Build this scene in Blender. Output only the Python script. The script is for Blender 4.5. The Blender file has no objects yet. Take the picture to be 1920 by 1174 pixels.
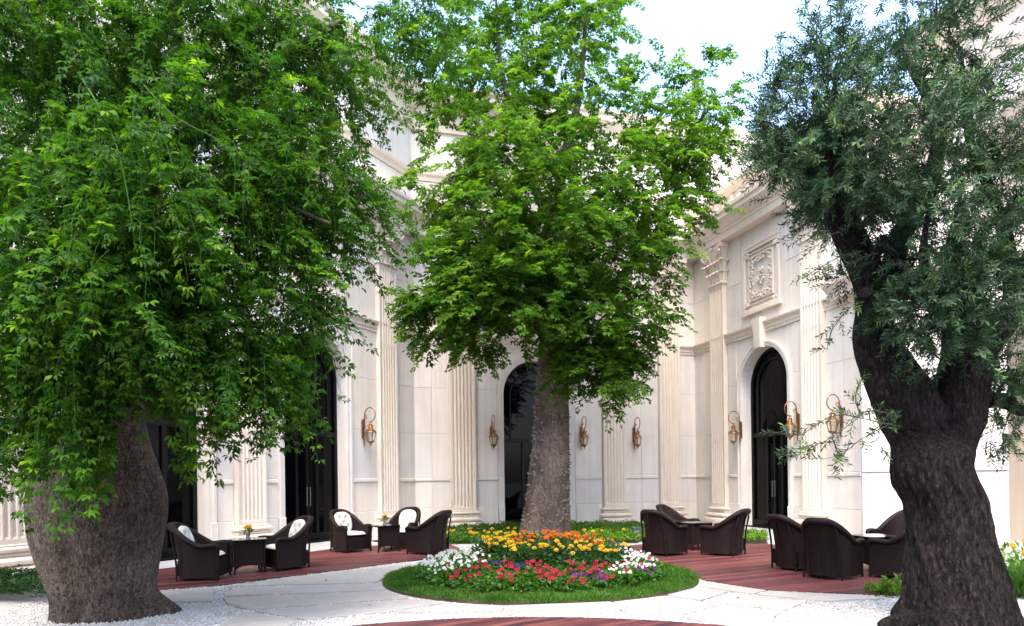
import bpy, bmesh, math, random
import numpy as np
from mathutils import Vector, Matrix, noise
R = math.radians
random.seed(7)
rng = np.random.default_rng(7)
S = bpy.context.scene
COL = S.collection

# ------------------------------------------------------------------ camera, light, exposure
CAM_H, FPX, PX0, PY0, ROLL = 1.6, 1280.0, 960.0, 897.6, 0.0125
cam = bpy.data.cameras.new('camera')
cam.lens, cam.sensor_width, cam.sensor_fit = 24.0, 36.0, 'HORIZONTAL'
cam.shift_y = (PY0 - 587.0) / 1920.0
cam.clip_end = 500
camo = bpy.data.objects.new('camera', cam)
COL.objects.link(camo)
camo.matrix_world = Matrix.Translation((0, 0, CAM_H)) @ Matrix.Rotation(ROLL, 4, 'Y') @ Matrix.Rotation(R(90), 4, 'X')
S.camera = camo

SUN_EL, SUN_HEAD = R(62), R(192)          # heading clockwise from the view axis (+Y)
w = bpy.data.worlds.new('World')
S.world = w
w.use_nodes = True
nt = w.node_tree
nt.nodes.clear()
sky = nt.nodes.new('ShaderNodeTexSky')
sky.sky_type = 'NISHITA'
sky.sun_disc = False
sky.sun_elevation = SUN_EL
sky.sun_rotation = SUN_HEAD
sky.air_density, sky.dust_density, sky.ozone_density = 1.0, 3.0, 1.0
bg = nt.nodes.new('ShaderNodeBackground')
bg.inputs['Strength'].default_value = 0.15
wo = nt.nodes.new('ShaderNodeOutputWorld')
nt.links.new(sky.outputs[0], bg.inputs[0])
nt.links.new(bg.outputs[0], wo.inputs[0])
sl = bpy.data.lights.new('sun', 'SUN')
sl.energy, sl.angle, sl.color = 0.5, R(16.0), (1.0, 0.93, 0.82)
so = bpy.data.objects.new('sun', sl)
COL.objects.link(so)
sdir = Vector((math.sin(SUN_HEAD) * math.cos(SUN_EL), math.cos(SUN_HEAD) * math.cos(SUN_EL), math.sin(SUN_EL)))
so.rotation_euler = sdir.to_track_quat('Z', 'Y').to_euler()
so.location = sdir * 60
S.view_settings.view_transform = 'Standard'
S.view_settings.look = 'None'
S.view_settings.gamma = 1
S.view_settings.use_curve_mapping = False
S.view_settings.exposure = 2.65

# ------------------------------------------------------------------ photo calibration -> metres
def ray(x, y):
    dx, dy = x - PX0, y - PY0
    return dx - ROLL * dy, dy + ROLL * dx
def ground(x, y, h=0.0):
    a, b = ray(x, y)
    Z = FPX * (CAM_H - h) / b
    return Vector((a * Z / FPX, Z, h))
def at(x, y, Z):
    a, b = ray(x, y)
    return Vector((a * Z / FPX, Z, CAM_H - b * Z / FPX))
def floor_at(x, Z):                       # ground point in column x at distance Z
    b = CAM_H * FPX / Z
    a = (x - PX0) - ROLL * b
    return Vector((a * Z / FPX, Z, 0))

# ------------------------------------------------------------------ materials
def mat(name):
    m = bpy.data.materials.new(name)
    m.use_nodes = True
    n = m.node_tree.nodes
    return m, n, m.node_tree.links, n['Principled BSDF']
def ramp(n, cols, pos=None):
    r = n.new('ShaderNodeValToRGB')
    e = r.color_ramp.elements
    while len(e) < len(cols): e.new(0.5)
    for i, c in enumerate(cols):
        e[i].position = pos[i] if pos else i / (len(cols) - 1)
        e[i].color = (*c, 1)
    return r
def tex_noise(n, l, scale, detail=4, rough=0.6, coord='Object', stretch=None):
    tc = n.new('ShaderNodeTexCoord')
    t = n.new('ShaderNodeTexNoise')
    t.inputs['Scale'].default_value = scale
    t.inputs['Detail'].default_value = detail
    t.inputs['Roughness'].default_value = rough
    if stretch:
        mp = n.new('ShaderNodeMapping')
        mp.inputs['Scale'].default_value = stretch
        l.new(tc.outputs[coord], mp.inputs[0]); l.new(mp.outputs[0], t.inputs['Vector'])
    else:
        l.new(tc.outputs[coord], t.inputs['Vector'])
    return t
def bump(n, l, h, strength, dist, bsdf, chain=None):
    b = n.new('ShaderNodeBump')
    b.inputs['Strength'].default_value = strength
    b.inputs['Distance'].default_value = dist
    l.new(h, b.inputs['Height'])
    if chain: l.new(chain.outputs[0], b.inputs['Normal'])
    l.new(b.outputs[0], bsdf.inputs['Normal'])
    return b
def simple(name, col, rough=0.5, metal=0.0, spec=None):
    m, n, l, p = mat(name)
    p.inputs['Base Color'].default_value = (*col, 1)
    p.inputs['Roughness'].default_value = rough
    p.inputs['Metallic'].default_value = metal
    if spec is not None: p.inputs['Specular IOR Level'].default_value = spec
    return m

def stone(name, c1, c2, per_piece=0.0, scale=1.3):
    m, n, l, p = mat(name)
    t = tex_noise(n, l, scale, 6, 0.65)
    r = ramp(n, [c1, c2], [0.35, 0.7])
    l.new(t.outputs['Fac'], r.inputs[0])
    # faint vertical weather streaks
    t3 = tex_noise(n, l, 3.0, 4, 0.6, stretch=(2.5, 2.5, 0.12))
    mx0 = n.new('ShaderNodeMix'); mx0.data_type = 'RGBA'; mx0.blend_type = 'MULTIPLY'
    r3 = ramp(n, [(0.86, 0.83, 0.80), (1, 1, 1)], [0.36, 0.56])
    l.new(t3.outputs['Fac'], r3.inputs[0])
    mx0.inputs['Factor'].default_value = 0.5
    l.new(r.outputs[0], mx0.inputs['A']); l.new(r3.outputs[0], mx0.inputs['B'])
    out = mx0.outputs['Result']
    if per_piece:
        oi = n.new('ShaderNodeObjectInfo')
        r2 = ramp(n, [(1 - per_piece, 1 - per_piece * .9, 1 - per_piece * .55), (1, 0.99, 0.97), (1, 0.965, 0.92)])
        l.new(oi.outputs['Random'], r2.inputs[0])
        mx = n.new('ShaderNodeMix'); mx.data_type = 'RGBA'; mx.blend_type = 'MULTIPLY'
        mx.inputs['Factor'].default_value = 1
        l.new(out, mx.inputs['A']); l.new(r2.outputs[0], mx.inputs['B'])
        out = mx.outputs['Result']
    l.new(out, p.inputs['Base Color'])
    p.inputs['Roughness'].default_value = 0.72
    t2 = tex_noise(n, l, 60, 5, 0.7)
    bump(n, l, t2.outputs['Fac'], 0.12, 0.01, p)
    return m

M = {}
M['stone'] = stone('limestone wall', (0.665, 0.62, 0.57), (0.735, 0.69, 0.64))
M['panel'] = stone('limestone panel', (0.66, 0.615, 0.565), (0.745, 0.70, 0.65), 0.09)
M['trim'] = stone('warm carved stone', (0.68, 0.59, 0.495), (0.74, 0.65, 0.555))
M['pave'] = stone('grey paving', (0.32, 0.32, 0.33), (0.38, 0.38, 0.39), 0.0, 2.2)
M['slab'] = stone('pale path slab', (0.315, 0.30, 0.275), (0.38, 0.362, 0.335), 0.10, 2.5)
M['black_metal'] = simple('black door metal', (0.003, 0.003, 0.0035), 0.4, 0, .2)
M['steel_strip'] = simple('steel strip', (0.25, 0.25, 0.26), 0.35, 0.8)
M['brass'] = simple('aged brass', (0.27, 0.145, 0.06), 0.38, 0.9)
M['soil'] = simple('dark soil', (0.045, 0.028, 0.018), 0.95)
M['bollard'] = simple('grey green metal', (0.06, 0.10, 0.105), 0.5, 0.3)
M['button'] = simple('cushion button', (0.40, 0.40, 0.38), 0.8)
M['candle'] = simple('lamp bulb tube', (0.75, 0.74, 0.68), 0.4)

m, n, l, p = mat('dark door glass')
p.inputs['Base Color'].default_value = (0.0015, 0.0015, 0.002, 1)
p.inputs['Roughness'].default_value = 0.03
p.inputs['Specular IOR Level'].default_value = 0.09
t = tex_noise(n, l, 0.8, 2)
bump(n, l, t.outputs['Fac'], 0.03, 0.02, p)
M['glass'] = m

m, n, l, p = mat('lantern glass')
p.inputs['Base Color'].default_value = (0.85, 0.83, 0.75, 1)
p.inputs['Roughness'].default_value = 0.12
p.inputs['Transmission Weight'].default_value = 0.85
p.inputs['IOR'].default_value = 1.1
M['lantern_glass'] = m

m, n, l, p = mat('table glass')
p.inputs['Base Color'].default_value = (0.004, 0.005, 0.005, 1)
p.inputs['Roughness'].default_value = 0.08
p.inputs['Specular IOR Level'].default_value = 0.22
M['table_glass'] = m
m, n, l, p = mat('vase glass')
p.inputs['Base Color'].default_value = (0.9, 0.93, 0.92, 1)
p.inputs['Roughness'].default_value = 0.03
p.inputs['Transmission Weight'].default_value = 0.9
p.inputs['IOR'].default_value = 1.3
M['vase_glass'] = m

def wood(name, dark, mid, light):
    m, n, l, p = mat(name)
    oi = n.new('ShaderNodeObjectInfo')
    r = ramp(n, [dark, mid, light, mid, (dark[0] * .8, dark[1] * .9, dark[2] * 1.3)])
    l.new(oi.outputs['Random'], r.inputs[0])
    t = tex_noise(n, l, 5, 6, 0.65, stretch=(0.35, 6, 6))
    mx = n.new('ShaderNodeMix'); mx.data_type = 'RGBA'; mx.blend_type = 'MULTIPLY'
    mx.inputs['Factor'].default_value = 1
    r2 = ramp(n, [(0.45, 0.42, 0.45), (1.3, 1.25, 1.2)], [0.3, 0.7])
    l.new(t.outputs['Fac'], r2.inputs[0])
    l.new(r.outputs[0], mx.inputs['A']); l.new(r2.outputs[0], mx.inputs['B'])
    # greyish worn patches
    t4 = tex_noise(n, l, 0.9, 4, 0.6)
    r4 = ramp(n, [(0, 0, 0), (1, 1, 1)], [0.52, 0.75])
    l.new(t4.outputs['Fac'], r4.inputs[0])
    mx2 = n.new('ShaderNodeMix'); mx2.data_type = 'RGBA'
    ma = n.new('ShaderNodeMath'); ma.operation = 'MULTIPLY'; ma.inputs[1].default_value = 0.22
    l.new(r4.outputs[0], ma.inputs[0]); l.new(ma.outputs[0], mx2.inputs['Factor'])
    l.new(mx.outputs['Result'], mx2.inputs['A'])
    mx2.inputs['B'].default_value = (0.15, 0.085, 0.085, 1)
    t5 = tex_noise(n, l, 1.0, 3, 0.6, stretch=(0.30, 2.6, 1))
    r5 = ramp(n, [(0.66, 0.66, 0.74), (1.25, 1.2, 1.12)], [0.32, 0.68]); l.new(t5.outputs['Fac'], r5.inputs[0])
    mx5 = n.new('ShaderNodeMix'); mx5.data_type = 'RGBA'; mx5.blend_type = 'MULTIPLY'; mx5.inputs['Factor'].default_value = 1
    l.new(mx2.outputs['Result'], mx5.inputs['A']); l.new(r5.outputs[0], mx5.inputs['B'])
    l.new(mx5.outputs['Result'], p.inputs['Base Color'])
    p.inputs['Roughness'].default_value = 0.5
    p.inputs['Specular IOR Level'].default_value = 0.3
    bump(n, l, t.outputs['Fac'], 0.25, 0.004, p)
    return m
M['deck'] = wood('red brown deck boards', (0.052, 0.015, 0.017), (0.108, 0.033, 0.034), (0.20, 0.066, 0.056))
M['under'] = simple('dark deck void', (0.02, 0.012, 0.012), 0.9)

def weave(name, c1, c2):
    m, n, l, p = mat(name)
    tc = n.new('ShaderNodeTexCoord')
    wv = n.new('ShaderNodeTexWave'); wv.wave_type = 'BANDS'; wv.bands_direction = 'Z'
    wv.inputs['Scale'].default_value = 12; wv.inputs['Distortion'].default_value = 0.6
    wv2 = n.new('ShaderNodeTexWave'); wv2.wave_type = 'BANDS'; wv2.bands_direction = 'DIAGONAL'
    wv2.inputs['Scale'].default_value = 10; wv2.inputs['Distortion'].default_value = 0.6
    l.new(tc.outputs['Object'], wv.inputs['Vector']); l.new(tc.outputs['Object'], wv2.inputs['Vector'])
    ad = n.new('ShaderNodeMath'); ad.operation = 'ADD'
    l.new(wv.outputs['Fac'], ad.inputs[0]); l.new(wv2.outputs['Fac'], ad.inputs[1])
    hf = n.new('ShaderNodeMath'); hf.operation = 'MULTIPLY'; hf.inputs[1].default_value = 0.5
    l.new(ad.outputs[0], hf.inputs[0])
    r = ramp(n, [c1, c2], [0.15, 0.85])
    l.new(hf.outputs[0], r.inputs[0])
    l.new(r.outputs[0], p.inputs['Base Color'])
    p.inputs['Roughness'].default_value = 0.55
    p.inputs['Specular IOR Level'].default_value = 0.16
    bump(n, l, hf.outputs[0], 0.6, 0.006, p)
    return m
M['wicker'] = weave('dark brown wicker', (0.002, 0.001, 0.0011), (0.021, 0.011, 0.0095))

m, n, l, p = mat('cream cushion')
p.inputs['Base Color'].default_value = (0.50, 0.50, 0.45, 1)
p.inputs['Roughness'].default_value = 0.85
t = tex_noise(n, l, 9, 5, 0.6)
bump(n, l, t.outputs['Fac'], 0.35, 0.02, p)
M['cushion'] = m

m, n, l, p = mat('white gravel')
t = tex_noise(n, l, 70, 3, 0.7)
r = ramp(n, [(0.33, 0.315, 0.295), (0.52, 0.505, 0.48)], [0.35, 0.6])
l.new(t.outputs['Fac'], r.inputs[0]); l.new(r.outputs[0], p.inputs['Base Color'])
p.inputs['Roughness'].default_value = 0.85
bump(n, l, t.outputs['Fac'], 0.8, 0.02, p)
M['gravel'] = m

def attr_mat(name, cols, pos=None, rough=0.5, transl=0.3, spec=0.4, tcol=(1.5, 1.6, 0.6)):
    """colour picked per leaf from a random attribute; thin-leaf translucency"""
    m, n, l, p = mat(name)
    a = n.new('ShaderNodeAttribute'); a.attribute_name = 'rnd'
    r = ramp(n, cols, pos)
    l.new(a.outputs['Fac'], r.inputs[0])
    l.new(r.outputs[0], p.inputs['Base Color'])
    p.inputs['Roughness'].default_value = rough
    p.inputs['Specular IOR Level'].default_value = spec
    if transl:
        tr = n.new('ShaderNodeBsdfTranslucent')
        mx = n.new('ShaderNodeMix'); mx.data_type = 'RGBA'; mx.blend_type = 'MULTIPLY'
        mx.inputs['Factor'].default_value = 1
        mx.inputs['B'].default_value = (*tcol, 1)
        l.new(r.outputs[0], mx.inputs['A']); l.new(mx.outputs['Result'], tr.inputs['Color'])
        ms = n.new('ShaderNodeMixShader'); ms.inputs[0].default_value = transl
        l.new(p.outputs[0], ms.inputs[1]); l.new(tr.outputs[0], ms.inputs[2])
        l.new(ms.outputs[0], n['Material Output'].inputs['Surface'])
    return m
M['leaf_left'] = attr_mat('weeping leaf green', [(0.010, 0.039, 0.005), (0.032, 0.100, 0.009), (0.075, 0.178, 0.013), (0.17, 0.29, 0.022)], [0, .5, .85, 1], 0.5, 0.46, 0.13, (1.7, 1.7, 0.6))
M['leaf_mid'] = attr_mat('silk floss leaf green', [(0.016, 0.050, 0.008), (0.043, 0.112, 0.013), (0.088, 0.19, 0.018), (0.18, 0.30, 0.032)], [0, .45, .8, 1], 0.5, 0.55, 0.13, (1.75, 1.7, 0.6))
M['leaf_olive'] = attr_mat('olive leaf grey green', [(0.010, 0.029, 0.013), (0.030, 0.070, 0.032), (0.082, 0.145, 0.078), (0.165, 0.265, 0.08)], [0, .5, .85, 1], 0.5, 0.28, 0.18, (1.2, 1.4, 0.7))
M['leaf_bed'] = attr_mat('bedding leaf green', [(0.018, 0.065, 0.009), (0.042, 0.125, 0.015), (0.095, 0.22, 0.024)], None, 0.5, 0.35)
M['leaf_dark'] = attr_mat('marigold leaf green', [(0.009, 0.036, 0.009), (0.02, 0.066, 0.012), (0.04, 0.115, 0.02)], None, 0.5, 0.3)
M['leaf_cover'] = attr_mat('ground cover leaf', [(0.04, 0.11, 0.011), (0.085, 0.20, 0.016), (0.17, 0.31, 0.025)], None, 0.5, 0.4)
M['grass'] = attr_mat('lawn blade green', [(0.025, 0.085, 0.007), (0.05, 0.145, 0.011), (0.10, 0.22, 0.02)], None, 0.5, 0.4)
M['pebble'] = attr_mat('white pebble', [(0.34, 0.30, 0.26), (0.54, 0.525, 0.50), (0.67, 0.66, 0.64)], [0, .25, 1], 0.75, 0)
M['twig'] = simple('green twig', (0.04, 0.10, 0.018), 0.7, 0, .15)
M['olive_twig'] = simple('olive twig', (0.05, 0.05, 0.034), 0.8)
def petal(name, c1, c2): return attr_mat(name, [c1, c2], None, 0.6, 0.35, 0.3, (1.1, 1.1, 1.1))
M['yellow'] = petal('yellow petal', (0.50, 0.28, 0.006), (0.62, 0.40, 0.012))
M['orange'] = petal('orange petal', (0.42, 0.075, 0.002), (0.56, 0.13, 0.004))
M['red'] = petal('crimson petal', (0.22, 0.003, 0.012), (0.32, 0.007, 0.034))
M['white'] = petal('white petal', (0.55, 0.56, 0.57), (0.66, 0.66, 0.65))
M['purple'] = petal('purple petal', (0.075, 0.004, 0.11), (0.15, 0.008, 0.16))
M['blue'] = petal('deep blue petal', (0.005, 0.005, 0.07), (0.012, 0.009, 0.12))

def bark(name, dark, mid, light, vscale, stretch, bstr, bdist, cell=20, crack=(0.30, 0.28, 0.27)):
    m, n, l, p = mat(name)
    t = tex_noise(n, l, vscale, 8, 0.72, stretch=stretch)
    r = ramp(n, [dark, mid, light], [0.32, 0.52, 0.74])
    l.new(t.outputs['Fac'], r.inputs[0])
    t2 = tex_noise(n, l, 1.1, 4, 0.6)
    r2 = ramp(n, [(0.5, 0.48, 0.48), (1.25, 1.22, 1.18)], [0.36, 0.64])
    l.new(t2.outputs['Fac'], r2.inputs[0])
    mx = n.new('ShaderNodeMix'); mx.data_type = 'RGBA'; mx.blend_type = 'MULTIPLY'
    mx.inputs['Factor'].default_value = 1
    l.new(r.outputs[0], mx.inputs['A']); l.new(r2.outputs[0], mx.inputs['B'])
    ve = n.new('ShaderNodeTexVoronoi'); ve.feature = 'F1'; ve.inputs['Scale'].default_value = cell
    tce = n.new('ShaderNodeTexCoord'); mpe = n.new('ShaderNodeMapping'); mpe.inputs['Scale'].default_value = stretch
    nz = tex_noise(n, l, 9, 3); av = n.new('ShaderNodeMix'); av.data_type = 'VECTOR'; av.inputs['Factor'].default_value = 0.06
    l.new(tce.outputs['Object'], av.inputs['A']); l.new(nz.outputs['Color'], av.inputs['B']); l.new(av.outputs['Result'], mpe.inputs[0]); l.new(mpe.outputs[0], ve.inputs['Vector'])
    re_ = ramp(n, [(1.25, 1.22, 1.2), (0.95, .95, .95), crack], [0.15, 0.5, 0.85]); l.new(ve.outputs['Distance'], re_.inputs[0])
    mxe = n.new('ShaderNodeMix'); mxe.data_type = 'RGBA'; mxe.blend_type = 'MULTIPLY'; mxe.inputs['Factor'].default_value = 1
    l.new(mx.outputs['Result'], mxe.inputs['A']); l.new(re_.outputs[0], mxe.inputs['B'])
    l.new(mxe.outputs['Result'], p.inputs['Base Color'])
    p.inputs['Roughness'].default_value = 0.9
    p.inputs['Specular IOR Level'].default_value = 0.2
    b = bump(n, l, t.outputs['Fac'], bstr, bdist, p)
    inv = n.new('ShaderNodeMath'); inv.operation = 'SUBTRACT'; inv.inputs[0].default_value = 1.0; l.new(ve.outputs['Distance'], inv.inputs[1])
    bump(n, l, inv.outputs[0], bstr, bdist, p, b)
    return m
M['bark_bottle'] = bark('bottle trunk bark', (0.042, 0.031, 0.024), (0.115, 0.089, 0.071), (0.24, 0.20, 0.165), 15, (1.5, 1.5, 0.7), 0.9, 0.022, 34, (.45, .42, .40))
M['bark_mid'] = bark('thorny trunk bark', (0.075, 0.058, 0.049), (0.14, 0.11, 0.094), (0.20, 0.165, 0.145), 7, (1.6, 1.6, 0.6), 0.5, 0.02, 14, (.72, .7, .68))
M['bark_olive'] = bark('olive bark', (0.004, 0.003, 0.003), (0.020, 0.0145, 0.0135), (0.095, 0.069, 0.060), 15, (1.9, 1.9, 0.6), 1.0, 0.06, 17)
M['branch_green'] = bark('young branch bark', (0.03, 0.035, 0.018), (0.07, 0.08, 0.04), (0.12, 0.14, 0.07), 7, (1.5, 1.5, 0.5), 0.4, 0.02)
M['cut_wood'] = simple('sawn branch end', (0.20, 0.10, 0.06), 0.8)
M['thorn'] = simple('trunk thorn', (0.19, 0.155, 0.132), 0.85)
M['knob'] = simple('bark knob', (0.15, 0.125, 0.10), 0.85)

# ------------------------------------------------------------------ object helpers
def link(name, data, parent=None, mtx=None):
    o = bpy.data.objects.new(name, data)
    COL.objects.link(o)
    if parent is not None: o.parent = parent
    if mtx is not None: o.matrix_local = mtx
    return o
def tag(o, label=None, cat=None, group=None, kind=None):
    if label: o['label'] = label
    if cat: o['category'] = cat
    if group: o['group'] = group
    if kind: o['kind'] = kind
    return o
def empty(name, loc=(0, 0, 0), rz=0):
    o = bpy.data.objects.new(name, None)
    o.empty_display_size = 0.2
    COL.objects.link(o)
    o.location = loc; o.rotation_euler = (0, 0, rz)
    return o
def copy_tree(o, parent=None):
    c = o.copy(); COL.objects.link(c)
    if parent is not None: c.parent = parent
    for ch in list(o.children): copy_tree(ch, c)
    return c

class MB:
    def __init__(s): s.v = []; s.f = []
    def add(s, vs, fs):
        k = len(s.v); s.v += [tuple(v) for v in vs]; s.f += [tuple(i + k for i in f) for f in fs]
    def box(s, x0, x1, y0, y1, z0, z1, b=0.0):
        if b <= 0:
            s.add([(x0, y0, z0), (x1, y0, z0), (x1, y1, z0), (x0, y1, z0), (x0, y0, z1), (x1, y0, z1), (x1, y1, z1), (x0, y1, z1)],
                  [(0, 3, 2, 1), (4, 5, 6, 7), (0, 1, 5, 4), (1, 2, 6, 5), (2, 3, 7, 6), (3, 0, 4, 7)])
        else:                                   # front (low y) edges chamfered
            s.add([(x0, y1, z0), (x1, y1, z0), (x1, y1, z1), (x0, y1, z1),
                   (x0, y0 + b, z0), (x1, y0 + b, z0), (x1, y0 + b, z1), (x0, y0 + b, z1),
                   (x0 + b, y0, z0 + b), (x1 - b, y0, z0 + b), (x1 - b, y0, z1 - b), (x0 + b, y0, z1 - b)],
                  [(0, 1, 2, 3), (0, 4, 5, 1), (1, 5, 6, 2), (2, 6, 7, 3), (3, 7, 4, 0),
                   (4, 8, 9, 5), (5, 9, 10, 6), (6, 10, 11, 7), (7, 11, 8, 4), (8, 11, 10, 9)])
    def tube(s, pts, rad, n=8, cap=True):
        pts = [Vector(p) for p in pts]
        if not isinstance(rad, (list, tuple)): rad = [rad] * len(pts)
        k = len(s.v); up = None
        for i, p in enumerate(pts):
            d = (pts[min(i + 1, len(pts) - 1)] - pts[max(i - 1, 0)]).normalized()
            if up is None:
                up = d.orthogonal().normalized()
            else:
                up = (up - d * up.dot(d))
                up = up.normalized() if up.length > 1e-6 else d.orthogonal().normalized()
            sd = d.cross(up)
            for j in range(n):
                a = 2 * math.pi * j / n
                s.v.append(tuple(p + (up * math.cos(a) + sd * math.sin(a)) * rad[i]))
        for i in range(len(pts) - 1):
            for j in range(n):
                a = k + i * n + j; b = k + i * n + (j + 1) % n
                s.f.append((a, b, b + n, a + n))
        if cap:
            s.f.append(tuple(k + j for j in range(n))[::-1]); e = k + (len(pts) - 1) * n
            s.f.append(tuple(e + j for j in range(n)))
    def lathe(s, prof, n=12, c=(0, 0, 0), sx=1, sy=1):
        k = len(s.v)
        for r, z in prof:
            for j in range(n):
                a = 2 * math.pi * j / n
                s.v.append((c[0] + sx * r * math.cos(a), c[1] + sy * r * math.sin(a), c[2] + z))
        for i in range(len(prof) - 1):
            for j in range(n):
                a = k + i * n + j; b = k + i * n + (j + 1) % n
                s.f.append((a, b, b + n, a + n))
        s.f.append(tuple(k + j for j in range(n))[::-1]); e = k + (len(prof) - 1) * n
        s.f.append(tuple(e + j for j in range(n)))
    def prism(s, poly, z0, z1):                 # plan polygon, extruded
        k = len(s.v); n = len(poly)
        s.v += [(p[0], p[1], z0) for p in poly] + [(p[0], p[1], z1) for p in poly]
        s.f.append(tuple(k + i for i in range(n))[::-1]); s.f.append(tuple(k + n + i for i in range(n)))
        for i in range(n):
            j = (i + 1) % n; s.f.append((k + i, k + j, k + n + j, k + n + i))
    def grid(s, rows, closed=False):            # rows of points -> quads
        k = len(s.v); n = len(rows[0])
        for r in rows: s.v += [tuple(p) for p in r]
        for i in range(len(rows) - 1):
            for j in range(n if closed else n - 1):
                a = k + i * n + j; b = k + i * n + (j + 1) % n
                s.f.append((a, b, b + n, a + n))
    def mesh(s, name, material, smooth=None):
        me = bpy.data.meshes.new(name)
        me.from_pydata(s.v, [], s.f); me.materials.append(material); me.update()
        if smooth is not None:
            me.polygons.foreach_set('use_smooth', [True] * len(me.polygons))
            me.set_sharp_from_angle(angle=R(smooth))
        return me
    def build(s, name, material, parent=None, mtx=None, smooth=None):
        return link(name, s.mesh(name, material, smooth), parent, mtx)

def mesh_np(name, V, F, material, rnd=None, smooth=False):
    """V (n,3), F (m,k) all faces k-gons, rnd per vertex"""
    V = np.asarray(V, np.float32); F = np.asarray(F, np.int32); m_, k = F.shape
    me = bpy.data.meshes.new(name)
    me.vertices.add(len(V)); me.vertices.foreach_set('co', V.ravel())
    me.loops.add(m_ * k); me.loops.foreach_set('vertex_index', F.ravel())
    me.polygons.add(m_); me.polygons.foreach_set('loop_start', np.arange(0, m_ * k, k, dtype=np.int32))
    me.polygons.foreach_set('loop_total', np.full(m_, k, np.int32))
    if smooth: me.polygons.foreach_set('use_smooth', np.ones(m_, bool))
    me.materials.append(material)
    if rnd is not None:
        a = me.attributes.new('rnd', 'FLOAT', 'POINT'); a.data.foreach_set('value', np.asarray(rnd, np.float32))
    me.update(calc_edges=True)
    return me
def nrm(a): return a / np.maximum(np.linalg.norm(a, axis=-1, keepdims=True), 1e-9)

def leaves_np(C, A, N, L, W, droop=0.15):
    """one folded rhombus leaf per row: base C, axis A, normal N, length L, width ratio W"""
    A = nrm(A); N = nrm(N - A * (N * A).sum(1, keepdims=True)); T = np.cross(A, N)
    L = L[:, None]; W = np.broadcast_to(np.asarray(W, float).reshape(-1, 1), L.shape)
    v0 = C; mid = C + A * L * 0.54
    v1 = mid + T * L * W * .5 + N * L * 0.05; v3 = mid - T * L * W * .5 + N * L * 0.05
    v2 = C + A * L - N * L * droop
    V = np.stack([v0, v1, v2, v3], 1).reshape(-1, 3)
    F = np.arange(len(C) * 4).reshape(-1, 4)
    return V, F
def palmate_np(C, A, N, L, rnd, nl=5, W=0.42):
    """palmately compound leaves: nl leaflets each"""
    A = nrm(A); N = nrm(N - A * (N * A).sum(1, keepdims=True)); T = np.cross(A, N)
    Vs, rs = [], []
    angs = np.linspace(-1.25, 1.25, nl)
    for g in angs:
        gj = g + rng.normal(0, .12, len(C))
        ax = A * np.cos(gj)[:, None] + T * np.sin(gj)[:, None]
        ln = L * (1 - 0.22 * abs(g) / 1.25) * rng.uniform(.85, 1.1, len(C))
        nn = N + rng.normal(0, .18, N.shape)
        V, F = leaves_np(C + ax * (L * .2)[:, None], ax, nn, ln, W, rng.uniform(.05, .35, len(C))[:, None])
        Vs.append(V); rs.append(np.repeat(np.clip(rnd + rng.normal(0, .06, len(C)), 0, 1), 4))
    V = np.concatenate(Vs); F = np.arange(len(V)).reshape(-1, 4)
    return V, F, np.concatenate(rs)
def strips_np(P, r0, r1):
    """three sided twigs. P (n,k,3) polylines"""
    n_, k, _ = P.shape
    D = nrm(np.gradient(P, axis=1)); ref = np.tile(np.array([.31, .52, .79]), (n_, k, 1))
    U = nrm(np.cross(D, ref)); W_ = np.cross(D, U)
    rad = np.linspace(r0, r1, k)[None, :, None]
    V = np.stack([P + (U * math.cos(a) + W_ * math.sin(a)) * rad for a in (0, 2.094, 4.189)], 2)  # n,k,3,3
    idx = np.arange(n_ * k * 3).reshape(n_, k, 3)
    F = []
    for j in range(3):
        a = idx[:, :-1, j]; b = idx[:, :-1, (j + 1) % 3]; c = idx[:, 1:, (j + 1) % 3]; d = idx[:, 1:, j]
        F.append(np.stack([a, b, c, d], -1).reshape(-1, 4))
    return V.reshape(-1, 3), np.concatenate(F)

# ------------------------------------------------------------------ ground
def P2(pts): return [ground(x, y) for x, y in pts]
mb = MB(); mb.add([(-150, -150, -.03), (150, -150, -.03), (150, 150, -.03), (-150, 150, -.03)], [(0, 1, 2, 3)])
tag(mb.build('ground', M['pave']), kind='structure')

# facade plan: measured corners of the courtyard
D_MID = Vector((math.sin(R(73.5)), math.cos(R(73.5)), 0))
D_LEFT = Vector((math.sin(R(28.5)), math.cos(R(28.5)), 0))
D_RIGHT = Vector((math.sin(R(164.5)), math.cos(R(164.5)), 0))
A0 = Vector((-3.05, 21.42, 0)); A1 = A0 + D_MID * 10.02
L_LEN, R_LEN = 15.0, 7.75
L1 = A0 - D_LEFT * L_LEN; B1 = A1 + D_RIGHT * R_LEN

mb = MB()
mb.add([(-14, -4, 0), (14, -4, 0), (14, 30, 0), (-14, 30, 0)], [(0, 1, 2, 3)])
tag(mb.build('pavement', M['pave']), kind='structure')
# gravel bed the path slabs lie in
gpoly = P2([(-420, 1165), (60, 1122), (230, 1118), (305, 1107.5), (420, 1098.5), (500, 1088), (580, 1077.5), (650, 1069), (710, 1061), (770, 1053), (850, 1046), (1000, 1042),
            (1180, 1050), (1290, 1075), (1324, 1091), (1383, 1100), (1440, 1108.5), (1532, 1113.5), (1613, 1116.5), (1690, 1118), (1900, 1130), (2400, 1165)])
gpoly = [Vector((-8, 4.5, 0))] + gpoly + [Vector((8.5, 4.5, 0))]
mb = MB(); mb.add([(p.x, p.y, 0.006) for p in gpoly], [tuple(range(len(gpoly)))[::-1]])
tag(mb.build('gravel_bed', M['gravel']), kind='structure')

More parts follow.
